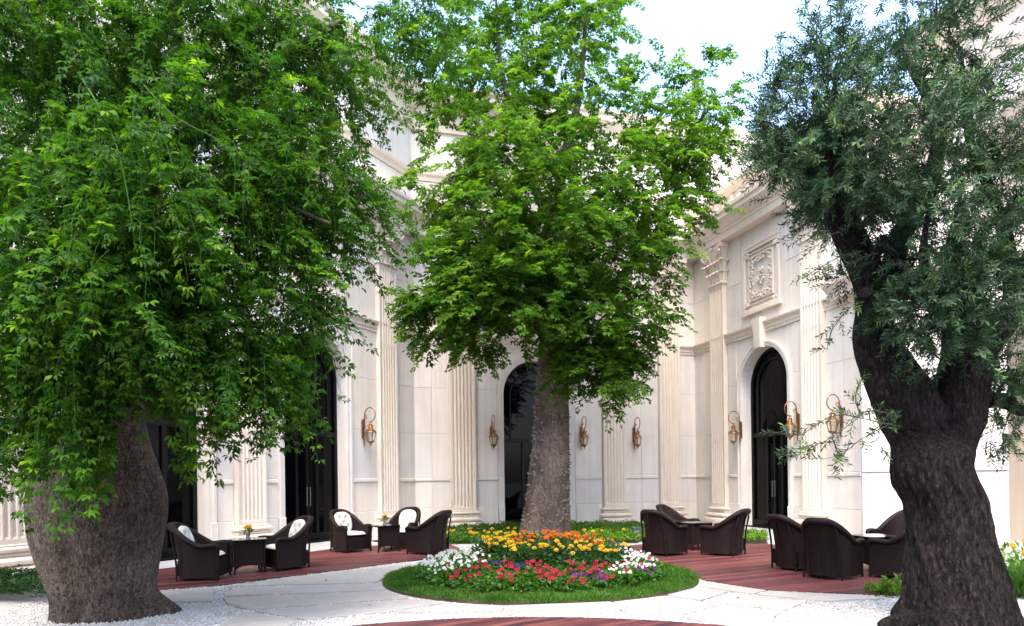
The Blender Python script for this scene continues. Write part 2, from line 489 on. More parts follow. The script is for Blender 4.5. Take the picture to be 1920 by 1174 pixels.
def clip(poly, n_, d):                          # keep dot(p,n) <= d
    out = []
    for i in range(len(poly)):
        a, b = poly[i], poly[(i + 1) % len(poly)]
        da, db = a.dot(n_) - d, b.dot(n_) - d
        if da <= 0: out.append(a)
        if (da < 0 < db) or (db < 0 < da): out.append(a + (b - a) * (da / (da - db)))
    return out
def area(poly): return abs(sum(poly[i].x * poly[(i + 1) % len(poly)].y - poly[(i + 1) % len(poly)].x * poly[i].y for i in range(len(poly)))) / 2
def make_deck(name, poly, heading, bw, z):
    root = MB()
    root.add([(p.x, p.y, 0.012) for p in poly], [tuple(range(len(poly)))])
    ro = tag(root.build(name, M['under']), kind='structure')
    d = Vector((math.sin(heading), math.cos(heading), 0)); nv = Vector((d.y, -d.x, 0))
    lo = min(p.dot(nv) for p in poly); hi = max(p.dot(nv) for p in poly)
    k = lo
    rot = Matrix.Rotation(math.pi / 2 - heading, 4, 'Z'); inv = rot.inverted()
    while k < hi:
        q = clip(clip(poly, nv, k + bw - .007), -nv, -k)
        k += bw
        if len(q) < 3 or area(q) < .004: continue
        dz = random.uniform(-.0012, .0012)
        b = MB(); b.prism([inv @ p for p in q], 0.016, z + dz)
        b.build('deck_board', M['deck'], ro, rot)
    return ro
deckL = P2([(120, 1128), (305, 1108.5), (420, 1099.5), (500, 1089), (580, 1078.5), (650, 1070), (710, 1062), (770, 1054), (835, 1046), (862, 1030), (845, 1023), (700, 1025), (624, 1031), (574, 1038), (440, 1052), (330, 1066), (120, 1092)])
deckR = P2([(1120, 1042), (1150, 1029), (1200, 1023), (1290, 1021), (1440, 1022), (1475, 1026), (1560, 1034), (1700, 1048), (1860, 1066), (1790, 1122), (1690, 1119), (1613, 1117.5), (1532, 1114.5), (1440, 1109.5), (1383, 1101), (1325, 1092), (1292, 1077), (1200, 1056)])
make_deck('timber_deck', deckL, R(64), .115, .03)
make_deck('timber_deck', deckR, R(64), .115, .03)
circ = [Vector((0.0 + 4.6 * math.cos(a), 3.14 + 4.6 * math.sin(a), 0)) for a in np.linspace(0, 2 * math.pi, 90)[:-1]]
make_deck('timber_deck', circ, R(56), .12, .032)

# path slabs (corners measured from the photo), each its own stone
BED = Vector((0.42, 11.02, 0)); BED_R = 2.5
slabs = [
 [(300, 1111), (402, 1107.5), (398, 1131), (330, 1133), (290, 1130)],
 [(425, 1104), (500, 1092.5), (580, 1081.5), (660, 1073), (735, 1065), (800, 1058), (770, 1070), (725, 1084), (706, 1095.5), (448, 1102)],
 [(420, 1106), (448, 1104.5), (703, 1098), (708, 1104), (715, 1110), (420, 1121.5)],
 [(418, 1125), (717, 1112.5), (730, 1117), (766, 1125.5), (472, 1146), (453, 1143.5), (425, 1135)],
 [(478, 1149), (771, 1127.5), (834, 1134.5), (728, 1151), (571, 1166)],
 [(455, 1153), (475, 1153), (560, 1170), (520, 1185), (400, 1185)],
 [(841, 1135.5), (947, 1140.5), (941, 1149.5), (737, 1152.5)],
 [(957, 1140.5), (1143, 1133), (1176, 1141), (1160, 1149), (951, 1149.5)],
 [(1150, 1133), (1246, 1121.5), (1313, 1132.5), (1343, 1139), (1276, 1158.5), (1180, 1150.5), (1162, 1146), (1180, 1142)],
 [(1252, 1119.5), (1309, 1105), (1366, 1113.5), (1314, 1130)],
 [(1313, 1103), (1324, 1094), (1383, 1103), (1437, 1111), (1411, 1117.5), (1356, 1110)],
 [(1444, 1112), (1532, 1117), (1613, 1120), (1658, 1126), (1545, 1131), (1520, 1128.5), (1418, 1118.5)],
 [(1373, 1116), (1413, 1120.5), (1514, 1131.5), (1468, 1148), (1320, 1131)],
 [(1350, 1141), (1464, 1151), (1452, 1162), (1447, 1188), (1400, 1188), (1285, 1162)],
]
path = empty('path', (0, 0, 0)); tag(path, kind='structure')
def rough_poly(q, step=.16, amp=.006):
    out = []
    for i in range(len(q)):
        a, b = q[i], q[(i + 1) % len(q)]
        k = max(1, int((b - a).length / step))
        for j in range(k):
            t_ = j / k
            out.append(a.lerp(b, t_) + Vector((random.uniform(-amp, amp), random.uniform(-amp, amp), 0)) * (1 if 0 < j else .3))
    return out
SLAB_POLYS = []
for s_ in slabs:
    q = rough_poly(P2(s_)); SLAB_POLYS.append(q)
    c = sum(q, Vector()) / len(q)
    b = MB(); n_ = len(q)
    ins = [p + (c - p).normalized() * .008 for p in q]
    top = .034 + random.uniform(-.003, .003)
    b.v = [(p.x - c.x, p.y - c.y, 0.004) for p in q] + [(p.x - c.x, p.y - c.y, top - .006) for p in q] + [(p.x - c.x, p.y - c.y, top) for p in ins]
    for k_ in (0, n_):
        for i in range(n_):
            j = (i + 1) % n_; b.f.append((k_ + i, k_ + j, k_ + n_ + j, k_ + n_ + i))
    b.f.append(tuple(2 * n_ + i for i in range(n_)))
    b.build('paving_slab', M['slab'], path, Matrix.Translation(c))

# loose white pebbles where the gravel shows
def inside(pt, poly):
    r_ = False; j = len(poly) - 1
    for i in range(len(poly)):
        a, b = poly[i], poly[j]
        if (a.y > pt[1]) != (b.y > pt[1]) and pt[0] < (b.x - a.x) * (pt[1] - a.y) / (b.y - a.y) + a.x: r_ = not r_
        j = i
    return r_
def inside_np(X, Y, poly):
    r_ = np.zeros(len(X), bool); j = len(poly) - 1
    for i in range(len(poly)):
        a, b = poly[i], poly[j]
        c = ((a.y > Y) != (b.y > Y)) & (X < (b.x - a.x) * (Y - a.y) / (b.y - a.y + 1e-12) + a.x)
        r_ ^= c; j = i
    return r_
n_ = 90000
X = rng.uniform(-6.5, 6.5, n_); Y = rng.uniform(6.6, 13.2, n_)
ok = inside_np(X, Y, gpoly) & (np.hypot(X - BED.x, Y - BED.y) > BED_R + .03) & (np.hypot(X, Y - 3.14) > 4.62)
for q in SLAB_POLYS:
    c = sum(q, Vector()) / len(q); ok &= ~inside_np(X, Y, [p + (c - p).normalized() * .012 for p in q])
X, Y = X[ok], Y[ok]; k = len(X)
octa = np.array([(1, 0, 0), (-1, 0, 0), (0, 1, 0), (0, -1, 0), (0, 0, 1), (0, 0, -1)], float)
of = np.array([(0, 2, 4), (2, 1, 4), (1, 3, 4), (3, 0, 4), (2, 0, 5), (1, 2, 5), (3, 1, 5), (0, 3, 5)])
sz = rng.uniform(.006, .015, (k, 1, 1)) * rng.uniform(.7, 1.3, (k, 6, 1))
V = octa[None] * sz * np.array([1, 1, .75]) + np.stack([X, Y, np.full(k, .014)], 1)[:, None]
V += 0.003 * rng.normal(size=V.shape)
F = (of[None] + np.arange(k)[:, None, None] * 6).reshape(-1, 3)
tag(link('gravel', mesh_np('gravel', V.reshape(-1, 3), F, M['pebble'], np.repeat(rng.random(k), 6), True)), 'loose white pebbles around the path slabs', kind='stuff')

# ------------------------------------------------------------------ courtyard building
bld = empty('courtyard_building', (0, 0, 0))
tag(bld, 'cream limestone courtyard facade with fluted pilasters and tall arched doors', 'building')
def frame(o, d):                                # local x along wall (left to right), local -y towards the court
    return Matrix(((d.x, -d.y, 0, o.x), (d.y, d.x, 0, o.y), (0, 0, 1, 0), (0, 0, 0, 1)))
W_LEFT, W_MID, W_RIGHT = frame(L1, D_LEFT), frame(A0, D_MID), frame(A1, D_RIGHT)
def u_at(W, px, py=900):                        # where the sight line of a photo column meets the wall
    a, b = ray(px, py)
    o = Vector((W[0][3], W[1][3])); d = Vector((W[0][0], W[1][0])); r = Vector((a / FPX, 1.0))
    # o + u d = t r
    det = d.x * (-r.y) + r.x * d.y
    return (-o.x * (-r.y) - r.x * o.y) / det
Z_PL, Z_DADO, Z_S0, Z_S1, Z_C0, Z_C1, Z_TOP = .72, 1.6, 5.9, 6.22, 9.2, 10.05, 13.0
DEPTH = .6

def arch_wall(mb, u0, u1, z1, uc, r, zs, y0=0.0, y1=DEPTH, n=20):
    mb.add([(u0, y0, 0), (uc - r, y0, 0), (uc - r, y0, z1), (u0, y0, z1)], [(0, 1, 2, 3)])
    mb.add([(uc + r, y0, 0), (u1, y0, 0), (u1, y0, z1), (uc + r, y0, z1)], [(0, 1, 2, 3)])
    arc = [(uc - r * math.cos(math.pi * i / n), zs + r * math.sin(math.pi * i / n)) for i in range(n + 1)]
    for i in range(n):
        (ua, za), (ub, zb) = arc[i], arc[i + 1]
        mb.add([(ua, y0, za), (ub, y0, zb), (ub, y0, z1), (ua, y0, z1)], [(0, 1, 2, 3)])
    outline = [(uc - r, 0)] + arc + [(uc + r, 0)]
    for i in range(len(outline) - 1):
        (ua, za), (ub, zb) = outline[i], outline[i + 1]
        mb.add([(ua, y0, za), (ub, y0, zb), (ub, y1, zb), (ua, y1, za)], [(0, 3, 2, 1)])
def plain_wall(mb, u0, u1, z0, z1, y0=0.0):
    mb.add([(u0, y0, z0), (u1, y0, z0), (u1, y0, z1), (u0, y0, z1)], [(0, 1, 2, 3)])

def band(mb, uc, zs, r0, r1, y0, y1, leg=0.0, n=24):
    """arched band between radii, with straight legs down to z=leg"""
    o = [(uc - r1, leg)] + [(uc - r1 * math.cos(math.pi * i / n), zs + r1 * math.sin(math.pi * i / n)) for i in range(n + 1)] + [(uc + r1, leg)]
    q = [(uc - r0, leg)] + [(uc - r0 * math.cos(math.pi * i / n), zs + r0 * math.sin(math.pi * i / n)) for i in range(n + 1)] + [(uc + r0, leg)]
    rows = []
    for (a, b), (c, d) in zip(o, q):
        rows.append([(a, y1, b), (a, y0, b), (c, y0, d), (c, y1, d)])
    mb.grid(rows, True)

ARCH_R, ARCH_S = 1.13, 4.36
def arch_door(W, uc):
    # archivolt
    b = MB(); band(b, uc, ARCH_S, ARCH_R + .003, ARCH_R + .13, -.045, .02, leg=.72); band(b, uc, ARCH_S, ARCH_R + .10, ARCH_R + .17, -.07, .02, leg=.72)
    b.build('archivolt', M['panel'], bld, W, 40)
    for s in (-1, 1):
        b = MB(); x0, x1 = sorted((uc + s * (ARCH_R + .003), uc + s * (ARCH_R + .20))); b.box(x0, x1, -.085, .02, 0.003, .72, .012)
        b.build('jamb_block', M['panel'], bld, W)
    d = MB(); band(d, uc, ARCH_S, ARCH_R - .10, ARCH_R - .005, .34, .44, leg=0.01); d.box(uc - ARCH_R + .1, uc + ARCH_R - .1, .345, .435, 2.80, 2.92)
    for s in (-.36, .36): d.box(uc + s * 2 * .5 - .045, uc + s * 2 * .5 + .045, .35, .43, .03, 2.80)
    d.box(uc - .035, uc + .035, .352, .428, .03, 2.80)
    d.box(uc - ARCH_R + .1, uc + ARCH_R - .1, .35, .43, .02, .22)
    door = d.build('arched_door', M['black_metal'], bld, W, 40)
    g = MB(); n = 24
    arc = [(uc + (ARCH_R - .08) * math.cos(math.pi * i / n), ARCH_S + (ARCH_R - .08) * math.sin(math.pi * i / n)) for i in range(n + 1)]
    pts = [(uc + ARCH_R - .08, 2.86)] + arc + [(uc - ARCH_R + .08, 2.86)]
    g.add([(a, .40, b) for a, b in pts], [tuple(range(len(pts)))])
    g.build('fanlight_pane', M['glass'], door)
    for x0, x1 in ((-ARCH_R + .09, -.36), (-.36, 0), (0, .36), (.36, ARCH_R - .09)):
        g = MB(); g.add([(uc + x0, .405, .1), (uc + x1, .405, .1), (uc + x1, .405, 2.86), (uc + x0, .405, 2.86)], [(0, 1, 2, 3)])
        g.build('glass_pane', M['glass'], door)
    s = MB()
    for k in (-1, 1): s.box(uc + k * .06 - .01, uc + k * .06 + .01, .30, .32, .95, 1.45)
    for k in (-1, 1):
        for z in (.98, 1.42): s.box(uc + k * .06 - .006, uc + k * .06 + .006, .32, .352, z - .008, z + .008)
    s.build('handle', M['steel_strip'], door)
    st = MB(); st.box(uc - ARCH_R + .002, uc + ARCH_R - .002, .05, .46, .004, .035); st.build('threshold', M['black_metal'], bld, W)
    # inner fan bar
    f = MB(); band(f, uc, ARCH_S, ARCH_R - .36, ARCH_R - .31, .36, .42, leg=2.92)
    for a in (30, 60, 90, 120, 150):
        ca, sa = math.cos(R(a)), math.sin(R(a))
        f.tube([(uc + ca * (ARCH_R - .33), .39, ARCH_S + sa * (ARCH_R - .33)), (uc + ca * (ARCH_R - .08), .39, ARCH_S + sa * (ARCH_R - .08))], .018, 6)
    f.build('glazing_bar', M['black_metal'], door, None, 40)

# ---- one pilaster, in local coordinates around u=0, front towards -y
PW = .80
def pilaster_meshes():
    sh = MB(); y = -.16; nf = 6; mg = .055; fw = (PW - 2 * mg) / nf
    prof = [(-PW / 2, .02), (-PW / 2, y)]
    for i in range(nf):
        a = -PW / 2 + mg + i * fw
        prof.append((a + .012, y))
        for k in range(5):
            th = math.pi * k / 4
            prof.append((a + fw / 2 - (fw / 2 - .017) * math.cos(th), y + .003 + .045 * math.sin(th)))
        prof.append((a + fw - .012, y))
    prof += [(PW / 2, y), (PW / 2, .02)]
    z0, z1 = .60, 7.90
    zs = [z0, z0 + .10, z0 + .14, z1 - .14, z1 - .10, z1]
    rows = []
    for zi, z in enumerate(zs):
        rows.append([(px_, (py_ if zi not in (0, 1, 4, 5) else (y if abs(px_) < PW / 2 - .02 and py_ < 0 else py_)), z) for px_, py_ in prof])
    sh.grid(rows)
    for zj in (2.75, 5.55): sh.box(-PW / 2 - .002, PW / 2 + .002, y - .0025, y + .004, zj, zj + .012)
    shaft = sh.mesh('pilaster', M['trim'], 35)
    b = MB()
    b.box(-.56, .56, -.36, .02, 0.003, .22, .01)
    def torus_row(z0, z1, ext, proj):
        rows = []
        for k in range(7):
            th = math.pi * k / 6 - math.pi / 2; e = ext * math.cos(th); z = (z0 + z1) / 2 + (z1 - z0) / 2 * math.sin(th)
            rows.append([(-PW / 2 - .02 - e, .02, z), (-PW / 2 - .02 - e, -.18 - e * proj, z), (PW / 2 + .02 + e, -.18 - e * proj, z), (PW / 2 + .02 + e, .02, z)])
        b.grid(rows)
    b.box(-.50, .50, -.30, .02, .22, .235)
    torus_row(.235, .40, .13, 1.0); torus_row(.40, .47, .045, 1.0); torus_row(.47, .575, .085, 1.0); torus_row(.575, .61, .03, 1)
    b.box(-.44, .44, -.20, .02, .22, .60)
    base = b.mesh('base', M['trim'], 50)
    c = MB()                                       # leafy capital
    c.box(-PW / 2 - .05, PW / 2 + .05, -.21, .02, 7.90, 7.98, .02)
    rows = []
    for z, e in ((7.98, -.02), (8.35, 0), (8.75, .05), (9.0, .13), (9.04, .15)):
        rows.append([(-PW / 2 - e, .02, z), (-PW / 2 - e, -.15 - e, z), (PW / 2 + e, -.15 - e, z), (PW / 2 + e, .02, z)])
    c.grid(rows)
    # abacus with concave front
    ab = []
    for k in range(9):
        x = -1 + k / 4; ab.append((x * .60, -.37 + .10 * (1 - x * x)))
    c.prism(ab[::-1] + [(-.60, .02), (.60, .02)], 9.04, 9.19)
    def leaf(x, y, z0, h, wd, curl, yaw=0):
        rows = []; ca, sa = math.cos(yaw), math.sin(yaw)
        for k in range(7):
            t_ = k / 6
            zz = z0 + h * (t_ if t_ < .8 else .8 + (t_ - .8) * -.6); out = .015 + curl * (t_ ** 2.6) + (.02 if t_ > .8 else 0)
            ww = wd * (.75 + .35 * math.sin(math.pi * min(1, t_ * 1.1))) * (1 if t_ < .9 else .55)
            row = []
            for j in range(5):
                s = (j - 2) / 2
                lx, ly = s * ww / 2, -out - .03 * (1 - abs(s)) - (.02 if j % 2 else 0)
                row.append((x + lx * ca - ly * sa, y + lx * sa + ly * ca, zz - .02 * abs(s)))
            rows.append(row)
        c.grid(rows)
    for x in (-.30, -.10, .10, .30): leaf(x, -.15, 7.99, .42, .20, .13)
    for x in (-.40, -.2, 0, .2, .40): leaf(x, -.15, 8.30, .44, .20, .17)
    for s in (-1, 1):
        for q in (.0,):
            leaf(s * (PW / 2), -.06, 7.99, .42, .20, .13, s * math.pi / 2); leaf(s * (PW / 2), -.06, 8.30, .44, .2, .17, s * math.pi / 2)
        leaf(s * .40, -.16, 8.30, .5, .2, .2, s * .8)
        pts = []                                   # corner volute
        for k in range(26):
            a = k / 25 * 4.2 * math.pi; rr = .135 * (1 - k / 29)
            pts.append((s * (.44 + .0), -.30, 8.86) + Vector((s * rr * math.cos(a) * .75, -rr * math.cos(a) * .6, rr * math.sin(a))) if False else Vector((s * (.45 + rr * math.cos(a) * .72), -.28 - rr * math.cos(a) * .55, 8.88 + rr * math.sin(a))))
        c.tube(pts, [.035 - .018 * k / 25 for k in range(26)], 6)
        c.tube([(s * .08, -.19, 8.55), (s * .2, -.22, 8.8), (s * .36, -.27, 9.0)], [.02, .03, .035], 6)
        pts = []
        for k in range(18):
            a = k / 17 * 3 * math.pi; rr = .085 * (1 - k / 21)
            pts.append(Vector((s * (.12 - rr * math.cos(a)), -.22 - .04 * k / 17, 8.88 + rr * math.sin(a))))
        c.tube(pts, .02, 6)
    c.lathe([(.001, -.07), (.06, -.05), (.085, 0), (.06, .05), (.001, .07)], 10, (0, -.31, 9.1))
    cap = c.mesh('capital', M['trim'], 55)
    return shaft, base, cap
PIL = pilaster_meshes()
def pilaster(W, u):
    o = link('pilaster', PIL[0], bld, W @ Matrix.Translation((u, 0, 0)))
    link('base', PIL[1], o); link('capital', PIL[2], o)

def sweep(pts, prof, closed_ends=True):
    """mitred moulding along plan polyline (left to right seen from the court); profile (out, z)"""
    mb = MB(); rows = []
    nrm_ = []
    for i in range(len(pts) - 1):
        d = (pts[i + 1] - pts[i]).normalized(); nrm_.append(Vector((d.y, -d.x, 0)))
    for i, p in enumerate(pts):
        if i == 0: m_ = nrm_[0]
        elif i == len(pts) - 1: m_ = nrm_[-1]
        else:
            m_ = (nrm_[i - 1] + nrm_[i]).normalized(); m_ = m_ / max(.3, m_.dot(nrm_[i]))
        rows.append([(p.x + m_.x * o, p.y + m_.y * o, z) for o, z in prof])
    mb.grid(rows)
    k = len(prof)
    mb.f.append(tuple(range(k))); mb.f.append(tuple(range(len(mb.v) - k, len(mb.v)))[::-1])
    return mb

# bays: positions read off the photo columns
uL = lambda px: u_at(W_LEFT, px); uM = lambda px: u_at(W_MID, px); uR = lambda px: u_at(W_RIGHT, px)
pilL = [uL(24), uL(465), uL(724)]; archL = [uL(465) - (uL(595) - uL(465)), uL(595)]
pilM = [uM(868), uM(1150), uM(1254)]; archM = [uM(1007)]
pilR = [uR(1354), uR(1532)]; archR = (uR(1354) + uR(1532)) / 2
walls = [(W_LEFT, L_LEN, pilL, archL, 14.1), (W_MID, 10.02, pilM, archM, 14.1), (W_RIGHT, R_LEN, pilR, [archR], 10.95)]
print('PIL', pilL, archL, pilM, archM, pilR, archR)

def relief(W, uc, zc=7.62, w_=1.75, h_=1.95):
    f = MB()
    def ring(x0, x1, z0, z1, t_, ya, yb):
        for (a, b, c_, d) in ((x0, x1, z0, z0 + t_), (x0, x1, z1 - t_, z1), (x0, x0 + t_, z0 + t_, z1 - t_), (x1 - t_, x1, z0 + t_, z1 - t_)):
            f.box(uc + a, uc + b, ya, yb, zc + c_, zc + d)
    ring(-w_ / 2, w_ / 2, -h_ / 2, h_ / 2, .10, -.075, -.015)
    f.box(uc - w_ / 2 - .05, uc + w_ / 2 + .05, -.12, -.015, zc - h_ / 2 - .09, zc - h_ / 2)
    f.box(uc - w_ / 2 - .03, uc + w_ / 2 + .03, -.10, -.015, zc + h_ / 2, zc + h_ / 2 + .05)
    iw, ih = w_ / 2 - .30, h_ / 2 - .30
    ring(-iw, iw, -ih, ih, .035, -.065, -.015)
    for z in (-h_ / 2 + .2, h_ / 2 - .2): f.box(uc - iw, uc + iw, -.05, -.015, zc + z - .012, zc + z + .012)
    fo = f.build('relief_panel', M['trim'], bld, W)
    g = MB(); rr = random.Random(3)
    def curl(x, z, r_, turn, a0):
        pts = []
        for k in range(13):
            a = a0 + turn * k / 12 * 3.6 * math.pi / 2; q = r_ * (1 - .75 * k / 12)
            pts.append((uc + x + q * math.cos(a), -.05 - .012 * math.sin(k), zc + z + q * math.sin(a)))
        g.tube(pts, [.026 - .012 * k / 12 for k in range(13)], 5)
    a_, b_ = iw - .13, ih - .13
    for k in range(26):
        t_ = k / 26 * 2 * math.pi
        x = max(-1, min(1, 1.35 * math.cos(t_))) * a_; z = max(-1, min(1, 1.35 * math.sin(t_))) * b_
        curl(x, z, rr.uniform(.07, .10), rr.choice((-1, 1)), rr.uniform(0, 6.3))
        for q in range(2):
            lx, lz = x + rr.uniform(-.1, .1), z + rr.uniform(-.1, .1)
            g.lathe([(.001, -.03), (.028, 0), (.001, .03)], 5, (uc + lx, -.06, zc + lz))
    for sx in (-1, 1):
        for sz in (-1, 1):
            for q in range(6): curl(sx * (w_ / 2 - .20) + rr.uniform(-.05, .05), sz * (h_ / 2 - .20) + rr.uniform(-.07, .07), rr.uniform(.04, .07), rr.choice((-1, 1)), rr.uniform(0, 6.3))
    for k in range(10):
        a = k / 10 * 2 * math.pi
        curl(.13 * math.cos(a), .19 * math.sin(a), .065, 1 if k % 2 else -1, a)
    g.lathe([(.001, -.05), (.05, 0), (.001, .05)], 8, (uc, -.06, zc))
    tag(g.build('carved_ornament', M['trim'], fo, None, 60), kind='stuff')

for W, LEN, pils, archs, TOPZ in walls:
    core = MB()
    cuts = [0.0]
    for a in archs: cuts += [a - 1.6, a + 1.6]
    cuts.append(LEN)
    for i in range(0, len(cuts) - 1):
        if i % 2 == 0: plain_wall(core, cuts[i], cuts[i + 1], 0, TOPZ)
        else: arch_wall(core, cuts[i], cuts[i + 1], TOPZ, (cuts[i] + cuts[i + 1]) / 2, ARCH_R, ARCH_S)
    core.box(0.02, LEN - .02, DEPTH + .002, DEPTH + .4, 0, TOPZ)
    core.build('wall', M['stone'], bld, W)
    for u in pils: pilaster(W, u)
    for a in archs:
        arch_door(W, a)
        ks = MB(); z0, z1 = ARCH_S + ARCH_R - .05, Z_S1 + .10
        ks.add([(a - .13, -.20, z0), (a + .13, -.20, z0), (a + .20, -.26, z1), (a - .20, -.26, z1), (a - .13, .01, z0), (a + .13, .01, z0), (a + .20, .01, z1), (a - .20, .01, z1)],
               [(0, 1, 2, 3), (4, 0, 3, 7), (1, 5, 6, 2), (3, 2, 6, 7), (0, 4, 5, 1)])
        ks.build('keystone', M['trim'], bld, W)
        relief(W, a)
    # stone facing between pilasters and openings: plinth course, dado, tall panels, upper panels
    edges = [0.0, LEN]
    blocks = [(u - PW / 2 - .03, u + PW / 2 + .03) for u in pils]
    abl = [(a - ARCH_R - .22, a + ARCH_R + .22) for a in archs]
    def gaps(bl):
        bl = sorted(bl); out = []; x = 0.0
        for a, b in bl:
            if a - x > .08: out.append((max(0, x), a))
            x = max(x, b)
        if LEN - x > .08: out.append((x, LEN))
        return out
    def split(a, b, mx):
        k = max(1, math.ceil((b - a) / mx)); return [(a + (b - a) * i / k, a + (b - a) * (i + 1) / k) for i in range(k)]
    J = .006
    for a, b in gaps(blocks + abl):
        for x0, x1 in split(a, b, 1.05):
            m_ = MB(); m_.box(x0 + J, x1 - J, -.05, .01, .003, Z_PL - J, .006); m_.build('plinth_block', M['panel'], bld, W)
            m_ = MB(); m_.box(x0 + J, x1 - J, -.022, .01, Z_PL + J, Z_DADO - .06, .006); m_.build('dado_panel', M['panel'], bld, W)
            m_ = MB(); m_.box(x0 + J * .2, x1 - J * .2, -.055, .01, Z_DADO - .05, Z_DADO + .06, .02); m_.build('dado_rail', M['panel'], bld, W)
            for z0, z1 in ((Z_DADO + .065, 3.05), (3.05, 4.5), (4.5, Z_S0)):
                m_ = MB(); m_.box(x0 + J, x1 - J, -.022, .01, z0 + J * .6, z1 - J * .6, .005); m_.build('stone_panel', M['panel'], bld, W)
    for a, b in gaps(blocks + [(q - 1.05, q + 1.05) for q in archs]):
        for x0, x1 in split(a, b, 1.2):
            for z0, z1 in ((Z_S1, 7.7), (7.7, Z_C0)):
                m_ = MB(); m_.box(x0 + J, x1 - J, -.02, .01, z0 + J, z1 - J, .005); m_.build('stone_panel', M['panel'], bld, W)
    for x0, x1 in split(0.05, LEN - .05, 1.6):
        for z0, z1 in ((Z_C1 + .02, 11.0), (11.35, 12.55)) if TOPZ > 12 else ((Z_C1 + .02, 10.38),):
            m_ = MB(); m_.box(x0 + J, x1 - J, -.02, .01, z0 + J, z1 - J, .005); m_.build('stone_panel', M['panel'], bld, W)
# return at the end of the right wing and the nearer block beside it
RET = B1 + D_MID * 2.6
facade = [L1, A0, A1, B1, RET]
sw = MB(); sw.add([(B1.x, B1.y, 0), (RET.x, RET.y, 0), (RET.x, RET.y, 10.95), (B1.x, B1.y, 10.95)], [(0, 1, 2, 3)])
sw.build('wall', M['stone'], bld)
entab = [(0, 9.2), (.33, 9.2), (.33, 9.40), (.36, 9.42), (.36, 9.50), (.42, 9.53), (.46, 9.60), (.60, 9.70), (.64, 9.72), (.64, 9.84), (.69, 9.88), (.70, 9.97), (0.0, 10.05)]
sweep(facade, entab).build('cornice', M['trim'], bld, None, 30)
stringp = [(0, Z_S0), (.05, Z_S0), (.05, Z_S0 + .08), (.075, Z_S0 + .09), (.075, Z_S0 + .17), (.10, Z_S0 + .19), (.145, Z_S0 + .25), (.15, Z_S0 + .26), (.15, Z_S0 + .31), (0, Z_S1 + .02)]
sweep(facade, stringp).build('string_course', M['trim'], bld, None, 30)
ups = [(0, 11.02), (.05, 11.02), (.06, 11.14), (.12, 11.2), (.14, 11.3), (0, 11.33)]
FAR = A1 + D_MID * 7
sw = MB(); sw.add([(A1.x, A1.y, 9.5), (FAR.x, FAR.y, 9.5), (FAR.x, FAR.y, 14.1), (A1.x, A1.y, 14.1)], [(0, 1, 2, 3)]); sw.build('upper_wall', M['stone'], bld)
upper = [L1, A0, FAR]
sweep([A1, B1, RET], [(0, 10.66), (.06, 10.66), (.1, 10.72), (.22, 10.8), (.24, 10.9), (.24, 10.98), (-.3, 11.02)]).build('parapet_coping', M['trim'], bld, None, 30)
sweep(upper, ups).build('upper_string_course', M['trim'], bld, None, 30)
topc = [(0, 12.6), (.08, 12.6), (.10, 12.75), (.12, 12.8), (.12, 13.2), (.2, 13.3), (.45, 13.5), (.5, 13.52), (.5, 13.68), (.58, 13.75), (.6, 13.85), (0, 14.1)]
sweep(upper, topc).build('roof_cornice', M['trim'], bld, None, 30)
# lean carved frieze of dentils under the main cornice of the right wing
for W, LEN, s_ in ((W_RIGHT, R_LEN, .7), (W_MID, 10.02, .7)):
    u = s_
    while u < LEN - .7:
        m_ = MB(); m_.box(u, u + .14, -.09, .01, 10.42, 10.62, .01); m_.build('frieze_block', M['trim'], bld, W); u += .42

# nearer, taller block on the right: low 45 degree pavilion and high wall behind it
blk = empty('corner_pavilion', (0, 0, 0)); tag(blk, 'pale rusticated stone pavilion wall behind the gnarled olive trunk', 'pavilion')
K0, K1 = floor_at(1618, 16.2), floor_at(1893, 14.95)
dK = (K1 - K0).normalized(); W_K = frame(K0, dK); KL = (K1 - K0).length
c_ = MB(); c_.box(0, KL, 0, .9, 0, 6.3); c_.build('wall', M['stone'], blk, W_K)
for z0, z1, pr in ((.003, .64, -.09), (.645, 1.64, -.03), (1.645, 1.84, -.07), (1.85, 2.55, -.03), (2.555, 3.25, -.03), (3.255, 3.95, -.03), (3.955, 4.65, -.03), (4.655, 5.35, -.03), (5.355, 6.0, -.03)):
    for x0, x1 in ((.0, KL * .52), (KL * .52, KL)):
        m_ = MB(); m_.box(x0 + .006, x1 - .006, pr, .01, z0 + .008, z1 - .008, .012); m_.build('stone_course', M['panel'], blk, W_K)
KE = K1 + Vector((.35, .95, 0))
sweep([K0 + Vector((-.1, 1.2, 0)), K0, K1, KE], [(0, 6.0), (.1, 6.0), (.12, 6.15), (.25, 6.3), (.3, 6.32), (.3, 6.45), (0, 6.5)]).build('cornice', M['trim'], blk, None, 30)
tall = empty('tall_wing', (0, 0, 0)); tag(tall, 'high cream wing at upper right with deep cornice and shadowed arch', 'building')
T0 = B1 + D_MID * 2.15; dT = D_RIGHT
W_T = frame(T0, dT); TL = 13.0
ua = u_at(W_T, 1935, 280); Rt = 1.55
tw = MB(); plain_wall(tw, 0, ua - 2.6, 0, 12.9); plain_wall(tw, ua + 2.6, TL, 0, 12.9)
zt = 8.55 - 0.15
m2 = MB(); arch_wall(m2, ua - 2.6, ua + 2.6, 12.9, ua, Rt, zt, 0, 1.1)
tw.v_ = None
k = len(tw.v); tw.v += m2.v; tw.f += [tuple(i + k for i in f) for f in m2.f]
tw.build('wall', M['stone'], tall, W_T)
b = MB(); band(b, ua, zt, Rt + .003, Rt + .22, -.08, .02, leg=6.6); b.build('archivolt', M['trim'], tall, W_T, 40)
b = MB(); b.box(ua - Rt - .3, ua + Rt + .3, 1.102, 1.25, 0, zt + Rt + .2); b.build('recess_wall', M['trim'], tall, W_T)
